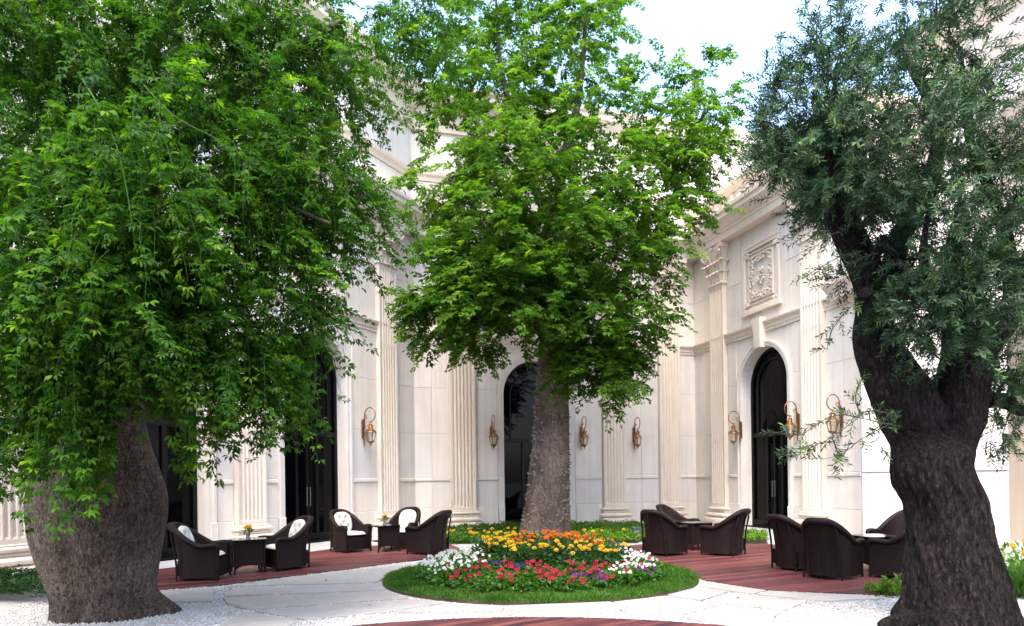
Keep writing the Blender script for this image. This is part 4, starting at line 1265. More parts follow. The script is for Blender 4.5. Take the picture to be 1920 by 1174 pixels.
p = floor_at(1908, 10.2); plant('leafy_plant', 'tall leafy bush with yellow marigold blooms right of the olive trunk', 'plant', G3, FO_B[0], p, .4, 1.0, [('yellow', -.1, -.3, .42, 1.8), ('yellow', .02, -.33, .36, 1.9), ('yellow', -.22, -.2, .52, 1.5), ('yellow', .15, -.3, .48, 1.6), ('yellow', -.05, -.2, .58, 1.3)])
n_ = 2500; q = floor_at(1915, 9.0); aa = rng.uniform(0, 6.28, n_); r2 = .45 * np.sqrt(rng.random(n_))
C = np.stack([r2 * np.cos(aa), r2 * np.sin(aa), np.zeros(n_)], 1); A = np.stack([np.cos(aa) * .45, np.sin(aa) * .45, np.ones(n_)], 1) + rng.normal(0, .25, (n_, 3))
V, F = leaves_np(C, A, rng.normal(0, 1, (n_, 3)), rng.uniform(.2, .45, n_), .05, .25)
g_ = link('ornamental_grass', mesh_np('ornamental_grass', V, F, M['leaf_bed'], np.repeat(rng.random(n_), 4))); g_.location = q; tag(g_, 'clump of long green grass at the right edge behind the olive', 'grass clump')

# a few dropped leaves on the paving
fl_ = MB(); fl_.grid([[(-.004, 0, .004), (.004, 0, .004)], [(-.018, .025, .012), (.018, .025, .006)], [(-.012, .05, .010), (.012, .05, .014)], [(-.001, .07, .018), (.001, .07, .018)]])
FLM = fl_.mesh('fallen_leaf', simple('dry leaf', (0.16, 0.10, 0.02), .7)); FLM2 = fl_.mesh('fallen_leaf', simple('brown leaf', (0.06, 0.035, 0.015), .8))
for k, (x, y) in enumerate(((430, 1111), (438, 1110), (426, 1113), (610, 1094), (560, 1125), (690, 1140), (1385, 1128), (1240, 1140), (1420, 1145), (1225, 1075), (1500, 1068), (640, 1060))):
    o = link('fallen_leaf', (FLM, FLM2)[k % 2]); o.location = ground(x, y) + Vector((0, 0, .036)); o.rotation_euler = (0, 0, k * 2.1); o.scale = (1, 1, 1)
    tag(o, 'small dry leaf fallen on the pale path or deck', 'leaf', 'fallen leaves on the ground')

# ------------------------------------------------------------------ trees
def loft(mb, secs, nseg, rows, disp):
    """secs: (z, cx, cy, rx, ry). resampled, noise displaced rings"""
    zs = np.array([s[0] for s in secs]); o = np.argsort(zs); arr = np.array(secs)[o]
    zq = np.linspace(arr[0, 0], arr[-1, 0], rows); out = []
    cols = []
    for c in range(1, 5):
        y = np.interp(zq, arr[:, 0], arr[:, c]); k = np.ones(5) / 5; yp = np.pad(y, 2, mode='edge'); cols.append(np.convolve(yp, k, 'valid'))
    for i, z in enumerate(zq):
        ring = []
        for j in range(nseg):
            a = 2 * math.pi * j / nseg; ca, sa = math.cos(a), math.sin(a)
            f = 1 + disp(a, z, ca, sa)
            ring.append((cols[0][i] + ca * cols[2][i] * f, cols[1][i] + sa * cols[3][i] * f, z))
        out.append(ring)
    mb.grid(out, True)
    return out
def px_secs(rows, Z, dr=.9, yoff=0):
    out = []
    for y, xl, xr in rows:
        a, b = at(xl, y, Z), at(xr, y, Z); r = (b.x - a.x) / 2; r *= math.cos(math.atan2((a.x + b.x) / 2, Z)) ** 1.05; out.append(((a.z + b.z) / 2, (a.x + b.x) / 2, Z + yoff, r, r * dr))
    return out
def bez(pts, n=12):
    """smooth polyline through points"""
    pts = [Vector(p) for p in pts]; out = []
    for i in range(len(pts) - 1):
        p0 = pts[max(i - 1, 0)]; p1 = pts[i]; p2 = pts[i + 1]; p3 = pts[min(i + 2, len(pts) - 1)]
        for k in range(n):
            t = k / n; out.append(.5 * ((2 * p1) + (p2 - p0) * t + (2 * p0 - 5 * p1 + 4 * p2 - p3) * t * t + (3 * p1 - p0 - 3 * p2 + p3) * t ** 3))
    out.append(pts[-1]); return out
def branch_mb(pts, r0, r1, n=10, rough=.12, seed=0, step=8):
    q = bez(pts, step); mb = MB(); k = len(q); rad = []
    for i in range(k):
        rad.append((r0 + (r1 - r0) * (i / (k - 1)) ** .8) * (1 + rough * noise.noise(Vector((i * .35, seed * 7.1, 0)))))
    mb.tube(q, rad, n)
    if rough > .15:
        mb.v = [tuple(Vector(v) + Vector((noise.noise(Vector(v) * 6), noise.noise(Vector(v) * 6 + Vector((9, 0, 0))), 0)) * rad[0] * .22) for v in mb.v]
    return mb

def ell_points(lobes, per, cull=-99, freq=1.2):
    """points in ellipsoid lobes, denser towards the shell. lobe: (px, py, Z, rx_px, ry_px, rz_m, n)"""
    P, O, I = [], [], []
    for li, (x, y, Z, rx, ry, rz, n_) in enumerate(lobes):
        n_ = int(n_ * per); c = at(x, y, Z); sx, sy = rx * Z / FPX, ry * Z / FPX
        d = nrm(rng.normal(size=(n_, 3))); rad = rng.random(n_) ** .42
        rad *= 1 + .22 * np.array([noise.noise(Vector(q) * 2.3 + Vector((li * 5.3, 0, 0))) for q in d])
        q_ = np.array(c)[None] + d * rad[:, None] * np.array([sx, rz, sy])
        if cull > -9:
            ok = np.array([noise.noise(Vector((v[0] * freq + li * .37, v[1] * freq, v[2] * freq * 1.7))) for v in q_]) > cull
            q_, d = q_[ok], d[ok]
        P.append(q_); O.append(d); I.append(np.full(len(d), li))
    return np.concatenate(P), np.concatenate(O), np.concatenate(I)

# ---- centre tree: thorny trunk, tall airy crown
ZC = 18.6
ct = empty('silk_floss_tree', floor_at(1022, ZC)); base = Vector(ct.location)
tag(ct, 'tall tree with thorn studded grey trunk and broad green crown behind the flower mound', 'tree')
off = Matrix.Translation(-base)
rows = [(1012, 966, 1074), (1000, 971, 1071), (985, 977, 1069), (950, 985, 1068), (900, 990, 1068), (850, 996, 1068), (800, 1000, 1067), (750, 1003, 1066), (700, 1007, 1065), (660, 1010, 1064), (620, 1012, 1066), (560, 1014, 1066), (480, 1018, 1060), (380, 1022, 1052)]
tr = MB(); ringsC = loft(tr, px_secs(rows, ZC), 40, 70, lambda a, z, ca, sa: .03 * noise.noise(Vector((ca * 1.5, sa * 1.5, z * 1.3))) + .012 * noise.noise(Vector((ca * 6, sa * 6, z * 5))))
tr.build('trunk', M['bark_mid'], ct, off, 70)
th = MB()
for ring in ringsC[:46]:
    for v in ring:
        for q in range(2):
            if random.random() < .22 and v[1] < ZC + .15:
                c = Vector(v); r_ = ring; cen = sum((Vector(x) for x in r_), Vector()) / len(r_); d = (c - cen); d.z = 0; d.normalize(); d = (d + Vector((0, 0, random.uniform(-.1, .3)))).normalized()
                c = c + Vector((0, 0, random.uniform(-.06, .06))) + d.cross(Vector((0, 0, 1))) * random.uniform(-.05, .05)
                s = random.uniform(.024, .050); t_ = d.orthogonal().normalized(); u_ = d.cross(t_); k = len(th.v)
                th.v += [tuple(c - d * .01 + (t_ * math.cos(g) + u_ * math.sin(g)) * s) for g in (0, 1.57, 3.14, 4.71)] + [tuple(c + d * s * 1.5)]
                th.f += [(k, k + 1, k + 4), (k + 1, k + 2, k + 4), (k + 2, k + 3, k + 4), (k + 3, k, k + 4)]
tag(th.build('thorns', M['thorn'], ct, off), kind='stuff')
B = lambda *a: at(*a)
brC = [([(1045, 640, 18.6), (1090, 600, 18.5), (1165, 520, 18.2), (1250, 400, 18.0), (1320, 210, 18)], .24, .04), ([(1035, 600, 18.6), (985, 520, 18.3), (905, 430, 18), (855, 300, 17.8)], .2, .04),
       ([(1038, 480, 18.6), (1050, 340, 18.6), (1085, 180, 18.8), (1100, 20, 19)], .22, .04), ([(1035, 430, 18.6), (985, 300, 18.9), (940, 130, 19), (930, 0, 19.2)], .16, .03),
       ([(1040, 560, 18.6), (1120, 560, 17.6), (1190, 600, 16.8)], .14, .03), ([(1035, 580, 18.6), (930, 560, 17.4), (820, 560, 16.6)], .14, .03), ([(1040, 500, 18.6), (1010, 460, 17), (980, 430, 15.6)], .14, .03),
       ([(1040, 620, 18.6), (1105, 650, 17.8), (1120, 710, 17.2)], .09, .02), ([(1040, 430, 18.6), (1160, 330, 19.4), (1250, 200, 20)], .14, .03), ([(1040, 400, 18.6), (900, 240, 19), (820, 120, 19)], .12, .02)]
for i, (pts, r0, r1) in enumerate(brC): branch_mb([at(*q) for q in pts], r0, r1, 8, .1, i).build('branch', M['branch_green'], ct, off, 70)
lobC = [(880, 600, 17.6, 120, 60, 1.6, 420), (805, 560, 17.2, 48, 36, .8, 105), (960, 560, 16.8, 150, 80, 1.6, 520), (1130, 590, 17.2, 130, 75, 1.5, 460), (1120, 705, 17.0, 80, 45, .7, 190), (1195, 615, 17.2, 52, 45, .9, 110), (1150, 660, 17.2, 70, 45, .8, 160),
        (985, 470, 17.2, 190, 92, 2.6, 820), (1150, 480, 17.6, 120, 88, 2.2, 450), (872, 500, 17.8, 75, 55, 1.4, 220), (1000, 350, 17.8, 220, 95, 2.8, 850), (862, 290, 18, 62, 72, 1.4, 220), (1225, 370, 18, 112, 85, 2.0, 360), (1278, 265, 18.3, 80, 78, 1.6, 220),
        (1325, 180, 18.6, 50, 75, 1.0, 100), (1090, 240, 18.5, 150, 90, 2.2, 330), (940, 190, 18.6, 110, 90, 2.0, 240), (1080, 110, 18.8, 115, 90, 2, 240), (930, 70, 19, 120, 90, 2, 220), (1110, 10, 19, 90, 70, 1.8, 150), (850, 60, 19, 75, 60, 1.5, 110), (990, -30, 19, 150, 70, 2, 180), (1240, 150, 19, 60, 80, 1.2, 110), (825, 190, 18.3, 35, 50, 1, 50), (1350, 250, 18.2, 30, 40, .8, 26)]
P, O, I = ell_points(lobC, 1.1, -.02, 1.05)
def twig_leaves(P, O, k, length, leafL, droop, spread, upn, jit):
    """from twig points: k leaves per twig along an outward drooping line. returns leaf bases, axes, normals, polylines, random"""
    n_ = len(P)
    D = nrm(O * np.array([1, 1, .5]) + rng.normal(0, jit, (n_, 3)) - np.array([0, 0, droop]))
    ts = np.linspace(.1, 1, k)
    L = length * rng.uniform(.6, 1.3, (n_, 1))
    poly = P[:, None] + D[:, None] * (L[:, None] * np.linspace(0, 1, 4)[None, :, None]) - np.array([0, 0, 1]) * (droop * L[:, None] * (np.linspace(0, 1, 4)[None, :, None] ** 2))
    C = P[:, None] + D[:, None] * (L[:, None] * ts[None, :, None]) - np.array([0, 0, 1]) * (droop * L[:, None] * ts[None, :, None] ** 2)
    T = nrm(np.cross(D, np.array([0, 0, 1.0]) + rng.normal(0, .2, (n_, 3))))
    sgn = np.where(np.arange(k) % 2, 1, -1)[None, :, None]
    A = D[:, None] * .6 + T[:, None] * sgn * spread + rng.normal(0, .3, (n_, k, 3)) - np.array([0, 0, droop * .6])
    N = np.array([0, 0, upn]) + O[:, None] * .3 + rng.normal(0, .35, (n_, k, 3))
    rn = np.clip(rng.random((n_, 1)) * .6 + rng.random((n_, k)) * .4, 0, 1)
    return C.reshape(-1, 3), A.reshape(-1, 3), N.reshape(-1, 3), poly, rn.reshape(-1)
C, A, N, poly, rn = twig_leaves(P, O, 8, .55, .1, .22, .9, 1.3, .45)
V, F, rr = palmate_np(C, A, N, rng.uniform(.10, .165, len(C)), rn, 5, .48)
tag(link('crown', mesh_np('crown', V, F, M['leaf_mid'], rr), ct, off), kind='stuff')
V, F = strips_np(poly, .006, .002)
tag(link('twigs', mesh_np('twigs', V, F, M['twig']), ct, off), kind='stuff')

# ---- left tree: bottle trunk with weeping branches
ZL = 8.32
lt = empty('bottle_tree', floor_at(195, ZL)); base = Vector(lt.location); off = Matrix.Translation(-base)
tag(lt, 'huge bottle shaped grey trunk with dense weeping green branches filling the left side', 'tree')
rows = [(1172, 96, 318), (1158, 98, 311), (1130, 95, 302), (1100, 85, 302), (1060, 68, 308), (1010, 52, 318), (960, 45, 325), (920, 48, 320), (880, 62, 305), (840, 92, 288), (800, 115, 277), (740, 128, 268), (680, 132, 262), (600, 134, 256), (500, 142, 246), (400, 150, 238), (300, 160, 230)]
def dispL(a, z, ca, sa):
    g = .045 * noise.noise(Vector((ca * 1.2 + 3, sa * 1.2, z * .8))) + .012 * noise.noise(Vector((ca * 9, sa * 9, z * 2.5))) + .008 * noise.noise(Vector((ca * 22, sa * 22, z * 14)))
    fold = -.10 * math.exp(-((a - R(272)) / .12) ** 2) * smooth01((1.6 - z) / .9)         # long crease left of the middle
    foot = .40 * (math.exp(-((a - R(12)) / .42) ** 2) + math.exp(-((a - R(372)) / .42) ** 2)) * 1.0 * smooth01((.34 - z) / .34) + .06 * smooth01((.25 - z) / .25)
    return g + fold + foot
tr = MB(); ringsL = loft(tr, px_secs(rows, ZL, .92), 120, 150, dispL); tr.build('trunk', M['bark_bottle'], lt, off, 75)
kn = MB()
for ri, ring in enumerate(ringsL[:85]):
    cen = sum((Vector(x) for x in ring), Vector()) / len(ring)
    for v in ring:
        if v[1] > ZL + .1 or random.random() > .20: continue
        c = Vector(v); d = (c - cen); d.z = 0; d.normalize(); c += d.cross(Vector((0, 0, 1))) * random.uniform(-.02, .02) + Vector((0, 0, random.uniform(-.012, .012)))
        s = random.uniform(.006, .014); t_ = d.orthogonal().normalized(); u_ = d.cross(t_); k = len(kn.v)
        kn.v += [tuple(c - d * .006 + (t_ * math.cos(g) + u_ * math.sin(g)) * s * random.uniform(.8, 1.3)) for g in (0, 1.26, 2.5, 3.77, 5.03)] + [tuple(c + d * s * .7)]
        kn.f += [(k + j, k + (j + 1) % 5, k + 5) for j in range(5)]
tag(kn.build('bark_knobs', M['knob'], lt, off, 80), kind='stuff')
brL = [([(195, 560, 8.45), (300, 330, 8.2), (470, 150, 7.9), (640, 40, 7.8)], .2, .03), ([(195, 480, 8.45), (130, 250, 8.0), (60, 60, 7.4), (-60, -80, 7)], .2, .04), ([(195, 420, 8.45), (230, 200, 8.6), (330, 0, 9), (420, -120, 9.2)], .2, .04),
       ([(200, 500, 8.4), (330, 420, 7.8), (480, 380, 7.4), (620, 420, 7.2)], .13, .02), ([(190, 520, 8.45), (60, 420, 8.2), (-80, 380, 8)], .13, .03), ([(195, 420, 8.5), (360, 250, 9.2), (560, 180, 9.8), (720, 100, 10.2)], .14, .02)]
for i, (pts, r0, r1) in enumerate(brL): branch_mb([at(*q) for q in pts], r0, r1, 8, .12, i).build('branch', M['branch_green'], lt, off, 70)
# young bright shoots that arch in front of the crown
for i, pts in enumerate(([(148, 138, 6.0), (185, 200, 5.9), (222, 285, 5.85), (245, 400, 5.85), (252, 450, 5.9)], [(205, 468, 5.8), (178, 500, 5.8), (165, 560, 5.85), (120, 640, 5.9)], [(270, 160, 6.3), (330, 220, 6.2), (430, 280, 6.2), (440, 360, 6.3)], [(300, 250, 6.3), (312, 270, 6.2), (330, 330, 6.2), (350, 380, 6.2)])):
    branch_mb([at(*q) for q in pts], .010 if i == 0 else .006, .003, 6, .05, i).build('shoot', M['twig'], lt, off, 70)
lobL = [(-170, 280, 8.2, 190, 200, 1.5, 190), (-150, 520, 8.2, 150, 120, 1.3, 130), (-160, 60, 8.6, 200, 150, 1.5, 150), (120, 120, 7.6, 200, 150, 1.2, 230), (380, 100, 8.0, 200, 150, 1.3, 250), (570, 80, 8.4, 120, 120, 1.1, 160), (635, 165, 8.6, 45, 85, .8, 46), (585, 315, 8.0, 90, 90, .8, 66), (480, 300, 7.6, 150, 140, .9, 120), (300, 300, 6.9, 190, 140, .9, 210), (100, 330, 6.9, 170, 140, .9, 190), (60, 470, 6.8, 120, 120, .9, 140),
        (230, 470, 6.4, 170, 120, .7, 170), (410, 460, 7.2, 140, 110, .8, 88), (560, 440, 7.6, 80, 95, .6, 48), (505, 580, 7.4, 80, 60, .5, 44), (650, 385, 8.0, 60, 45, .7, 42), (60, 40, 7, 150, 100, 1, 120), (300, 20, 8, 250, 80, 1.2, 150), (780, 60, 9.4, 80, 70, .8, 60), (30, 620, 6.8, 90, 100, .7, 100), (225, 545, 6.7, 140, 62, .6, 105), (410, 620, 7.0, 110, 70, .5, 62), (760, 410, 8.2, 40, 40, .4, 18), (800, 20, 9.6, 70, 40, .8, 30)]
P, O, I = ell_points(lobL, 1.0, -.06, 1.35)
split_ = rng.random(len(P)) < .5
PB, OB = np.concatenate([P[~split_]] * 2), np.concatenate([O[~split_]] * 2)
PB = PB + rng.normal(0, .12, PB.shape)
P, O = P[split_], O[split_]
# every point starts a hanging strand
def strands(P, O, lens, k, sway):
    n_ = len(P); t_ = np.linspace(0, 1, k)[None, :, None]
    H = nrm(O * np.array([1, 1, 0]) + rng.normal(0, .45, (n_, 3)) * np.array([1, 1, 0])); L = lens[:, None, None]
    out = H[:, None] * L * (.42 * np.sqrt(t_ + .001)) * rng.uniform(.5, 1.3, (n_, 1, 1))
    dn = np.array([0, 0, -1.0]) * L * (t_ ** 1.5) * .95; up = np.array([0, 0, 1.0]) * L * .16 * np.sin(np.pi * np.minimum(1, t_ * 1.6)) * (t_ < .625)
    wob = np.cumsum(rng.normal(0, sway, (n_, k, 3)), axis=1) * L / k * np.array([1, 1, .3])
    return P[:, None] + out + dn + up + wob
lens = rng.uniform(.35, .95, len(P))
hang = [(110, 640, 6.7, 60, 30, .4, 26), (250, 570, 6.6, 60, 30, .4, 16), (400, 640, 6.9, 70, 30, .5, 34), (490, 640, 7.2, 60, 30, .4, 26), (480, 700, 7.1, 60, 30, .4, 22), (360, 690, 6.9, 40, 30, .3, 14), (570, 560, 7.4, 40, 30, .3, 12), (40, 720, 6.7, 50, 30, .4, 22), (150, 680, 6.5, 60, 30, .3, 16), (235, 650, 6.7, 50, 30, .25, 26), (510, 710, 7.2, 25, 25, .3, 8), (370, 790, 6.9, 18, 25, .2, 6), (600, 490, 7.6, 30, 20, .3, 8), (60, 800, 6.7, 70, 40, .3, 26), (125, 770, 6.6, 55, 40, .25, 30), (170, 800, 6.5, 35, 30, .2, 16), (185, 850, 6.5, 30, 15, .15, 6), (20, 820, 6.8, 40, 30, .3, 9), (470, 740, 7.1, 60, 25, .3, 8), (520, 630, 7.3, 30, 40, .3, 8)]
P2_, O2_, _ = ell_points(hang, 1.0)
P = np.concatenate([P, P2_]); O = np.concatenate([O, O2_]); lens = np.concatenate([lens, rng.uniform(.45, .95, len(P2_))])
K = 10
poly = strands(P, O, lens, K, .22)
def low(poly): return ((poly[..., 0] > -.587 * poly[..., 1]) & (poly[..., 0] < -.50 * poly[..., 1]) & (poly[..., 1] < 7.9) & (poly[..., 2] < 2.20)).any(1)
for _ in range(3):
    bad = low(poly); poly[bad] = poly[bad, :1] + (poly[bad] - poly[bad, :1]) * .68
clear = low(poly)
poly, P, O = poly[~clear], P[~clear], O[~clear]
tt = rng.uniform(0.02, K - 1.02, (len(P), 17)); i0 = tt.astype(int); fr = (tt - i0)[..., None]
ar = np.arange(len(P))[:, None]
C = poly[ar, i0] * (1 - fr) + poly[ar, i0 + 1] * fr
dirs = nrm(poly[ar, i0 + 1] - poly[ar, i0])
side = nrm(np.cross(dirs, rng.normal(0, 1, dirs.shape)))
A = side * 1.0 + dirs * .45 + np.array([0, 0, -.35]); pet = nrm(A) * rng.uniform(.015, .06, (len(P), 17, 1)); C = C + pet
N = np.array([0, 0, .9]) + side * .55 + np.array([0, -.35, 0]) + rng.normal(0, .3, side.shape)
rn = np.clip(rng.random((len(P), 1)) * .55 + rng.random((len(P), 17)) * .45, 0, 1)
C, A, N, rn = C.reshape(-1, 3), A.reshape(-1, 3), N.reshape(-1, 3), rn.reshape(-1)
Cb, Ab, Nb, polyb, rnb = twig_leaves(PB, OB, 12, .62, .1, .45, .9, .9, .5)
C, A, N, rn = np.concatenate([C, Cb]), np.concatenate([A, Ab]), np.concatenate([N, Nb]), np.concatenate([rn, rnb])
LL = rng.uniform(.062, .098, len(C))
# the 300 leaves that show largest are parts of their own, the rest of the crown is one mass
inframe = (np.abs(C[:, 0] / C[:, 1] * FPX) < 950) & ((CAM_H - C[:, 2]) / C[:, 1] * FPX > -890)
score = np.where(inframe, LL / C[:, 1], 0); own = np.argsort(-score)[:300]
mask = np.ones(len(C), bool); mask[own] = False
V, F, rr = palmate_np(C[mask], A[mask], N[mask], LL[mask], rn[mask], 5, .38)
tag(link('crown', mesh_np('crown', V, F, M['leaf_left'], rr), lt, off), kind='stuff')
LM = []
for s in range(6):
    V, F, rr = palmate_np(np.zeros((1, 3)), np.array([[1.0, 0, 0]]), np.array([[0, 0, 1.0]]), np.array([1.0]), np.array([.25 + s * .12]), 5, .38); LM.append(mesh_np('leaf', V, F, M['leaf_left'], rr))
for j, i in enumerate(own):
    a = Vector(A[i]).normalized(); nn = Vector(N[i]); nn = (nn - a * nn.dot(a)).normalized(); b = nn.cross(a)
    mt = Matrix((( a.x, b.x, nn.x, C[i][0]), (a.y, b.y, nn.y, C[i][1]), (a.z, b.z, nn.z, C[i][2]), (0, 0, 0, 1)))
    link('leaf', LM[j % 6], lt, off @ mt @ Matrix.Scale(float(LL[i]), 4))
V, F = strips_np(poly, .0045, .0018); V2, F2 = strips_np(polyb, .0045, .0018); V, F = np.concatenate([V, V2]), np.concatenate([F, F2 + len(V)]); tag(link('twigs', mesh_np('twigs', V, F, M['twig']), lt, off), kind='stuff')

# ---- olive on the right: gnarled dark trunk, two main limbs
ZO = 7.5
ot = empty('olive_tree', floor_at(1795, ZO)); base = Vector(ot.location); off = Matrix.Translation(-base)
tag(ot, 'old olive tree with thick dark gnarled trunk and grey green crown on the right', 'tree')
rows = [(1215, 1668, 1932), (1172, 1678, 1918), (1120, 1685, 1905), (1071, 1689, 1889), (1012, 1694, 1868), (980, 1694, 1862), (941, 1686, 1852), (905, 1670, 1838), (882, 1667, 1829), (850, 1668, 1832), (811, 1667, 1838), (780, 1659, 1845), (766, 1656, 1847), (745, 1662, 1840)]
def dispO(a, z, ca, sa):
    tw = a + z * .55
    rdg = .095 * (1 - abs(noise.noise(Vector((math.cos(tw) * 2.4, math.sin(tw) * 2.4, z * .6)))) * 2) + .06 * noise.noise(Vector((math.cos(tw) * 7, math.sin(tw) * 7, z * 1.6))) + .03 * noise.noise(Vector((ca * 18, sa * 18, z * 5)))
    foot = .09 * smooth01((.3 - z) / .3) * (1 + .8 * math.sin(3 * a + 1))
    hol = -.16 * math.exp(-((a - R(216)) / .09) ** 2 - ((z - 1.28) / .16) ** 2) - .12 * math.exp(-((a - R(203)) / .06) ** 2 - ((z - 1.36) / .2) ** 2)
    bul = .07 * math.exp(-((a - R(200)) / .4) ** 2 - ((z - 1.68) / .1) ** 2)
    return rdg + foot + hol + bul - .03
secO = []
for (z, cx, cy, rx, ry) in px_secs(rows, ZO - .22, .8):
    t_ = smooth01((z - 1.75) / .55); secO.append((z, cx, cy + .24 * t_, rx * (1 - .10 * t_), ry * (1 - .5 * t_)))
tr = MB(); loft(tr, secO, 140, 170, dispO)
def limb(mb, rows, Z0, Z1, nseg=56, nr=80, amp=1.0, seed=0):
    secs = []
    n_ = len(rows)
    pts = []
    for i, (cx, cy, wpx) in enumerate(rows):
        Z = Z0 + (Z1 - Z0) * i / (n_ - 1); c_ = at(cx, cy, Z); pts.append((c_, wpx * Z / FPX / 2 * math.cos(math.atan2(c_.x, Z)) ** .9))
    q = bez([p for p, _ in pts], max(2, nr // n_)); rr = np.interp(np.linspace(0, 1, len(q)), np.linspace(0, 1, n_), [r for _, r in pts])
    up = Vector((0, 1, 0)); out = []
    for i, p in enumerate(q):
        d = (q[min(i + 1, len(q) - 1)] - q[max(i - 1, 0)]).normalized(); up = (up - d * up.dot(d)).normalized(); sd = d.cross(up); ring = []
        for j in range(nseg):
            a = 2 * math.pi * j / nseg; tw = a + i * .02
            f = 1 + amp * (.09 * noise.noise(Vector((math.cos(tw) * 2.2, math.sin(tw) * 2.2, i * .05 + seed))) + .05 * noise.noise(Vector((math.cos(tw) * 6, math.sin(tw) * 6, i * .12 + seed))) + .02 * noise.noise(Vector((math.cos(a) * 18, math.sin(a) * 18, i * .4))))
            ring.append(p + (up * math.cos(a) + sd * math.sin(a)) * rr[i] * f)
        out.append(ring)
    mb.grid(out, True)
    k = len(mb.v); mb.f.append(tuple(range(k - nseg, k)))
limb(tr, [(1745, 900, 80), (1714, 785, 132), (1672, 705, 110), (1640, 640, 84), (1637, 580, 68), (1628, 520, 66), (1600, 460, 62), (1575, 400, 58), (1545, 350, 48), (1500, 300, 34), (1455, 262, 20), (1430, 235, 6)], 7.5, 7.3, seed=1)
limb(tr, [(1765, 900, 80), (1785, 785, 132), (1812, 700, 102), (1838, 650, 76), (1875, 610, 64), (1910, 560, 60), (1940, 490, 56), (1990, 420, 50)], 7.5, 7.2, seed=4)
limb(tr, [(1765, 870, 90), (1782, 790, 104), (1795, 725, 92), (1800, 660, 70), (1792, 590, 52), (1782, 510, 36), (1790, 430, 20), (1800, 380, 6)], 7.45, 7.6, seed=12)
limb(tr, [(1640, 600, 50), (1668, 520, 46), (1690, 440, 42), (1740, 350, 36), (1760, 230, 28), (1710, 130, 16), (1690, 90, 5)], 7.5, 7.9, seed=7)
limb(tr, [(1705, 1160, 44), (1682, 1166, 34), (1660, 1168, 20), (1648, 1171, 9)], 7.1, 6.95, 24, 24, seed=9)
tr.build('trunk', M['bark_olive'], ot, off, 80)
brO = [([(1790, 730, 7.4), (1850, 748, 7.4), (1885, 752, 7.4), (1915, 770, 7.4), (1970, 760, 7.4)], .11, .05), ([(1610, 480, 7.3), (1560, 380, 7.0), (1555, 250, 6.9), (1570, 120, 7)], .10, .02), ([(1830, 640, 7.4), (1760, 560, 7.0), (1730, 470, 6.8), (1760, 330, 6.8)], .08, .02), ([(1900, 560, 7.2), (1880, 420, 7.2), (1820, 260, 7.4), (1800, 90, 7.6)], .1, .02)]
for i, (pts, r0, r1) in enumerate(brO): branch_mb([at(*q) for q in pts], r0, r1, 9, .2, i).build('branch', M['bark_olive'], ot, off, 70)
for (x, y, Z, d) in ((1611, 562, 7.1, (-.25, -1, .05)), (1635, 487, 7.1, (.1, -1, .5))):
    c = at(x, y, Z); d = Vector(d).normalized(); b = MB(); b.tube([c - d * -.25, c], [.06, .045], 10); so_ = b.build('branch_stub', M['bark_olive'], ot, off, 50)
    e = MB(); e.tube([c - d * .0, c + d * .006], [.043, .042], 12); e.build('sawn_end', M['cut_wood'], so_, None, 30)
lobO = [(1545, 345, 6.95, 55, 45, .3, 60), (1490, 275, 7.0, 60, 55, .4, 70), (1600, 420, 6.95, 40, 45, .25, 36), (1580, 270, 6.9, 80, 70, .4, 110), (1530, 200, 7.3, 95, 120, .7, 170), (1560, 110, 7.3, 70, 80, .6, 100), (1480, 250, 7.3, 60, 70, .5, 80), (1620, 230, 7.0, 130, 130, .8, 260), (1720, 90, 7.6, 140, 100, .9, 250), (1800, 130, 7.6, 80, 110, .7, 150), (1700, 20, 7.8, 140, 60, .8, 130), (1720, 290, 6.9, 150, 120, .8, 300), (1600, 330, 7.9, 100, 70, .5, 140), (1560, 395, 7.9, 80, 45, .4, 80), (1830, 330, 7.0, 110, 120, .7, 220), (1760, 430, 6.8, 130, 100, .6, 240), (1880, 450, 7.0, 90, 90, .5, 130), (1820, 550, 6.8, 90, 75, .4, 120), (1735, 585, 6.9, 80, 75, .4, 170), (1770, 650, 6.8, 70, 55, .35, 95), (1680, 420, 8.0, 60, 60, .4, 70), (1900, 340, 7.2, 60, 80, .6, 90), (1885, 710, 7.4, 50, 55, .35, 50), (1875, 800, 7.5, 45, 40, .3, 20), (1910, 660, 7.3, 40, 60, .4, 50), (1450, 330, 7.3, 40, 40, .4, 22), (1590, 520, 7.9, 35, 40, .3, 18), (1690, 560, 7.6, 40, 50, .4, 40), (1440, 180, 7.4, 30, 50, .3, 14), (1540, 40, 7.4, 45, 50, .4, 26)]
P, O, I = ell_points(lobO, 2.75, .03, 2.0)
KO = 20
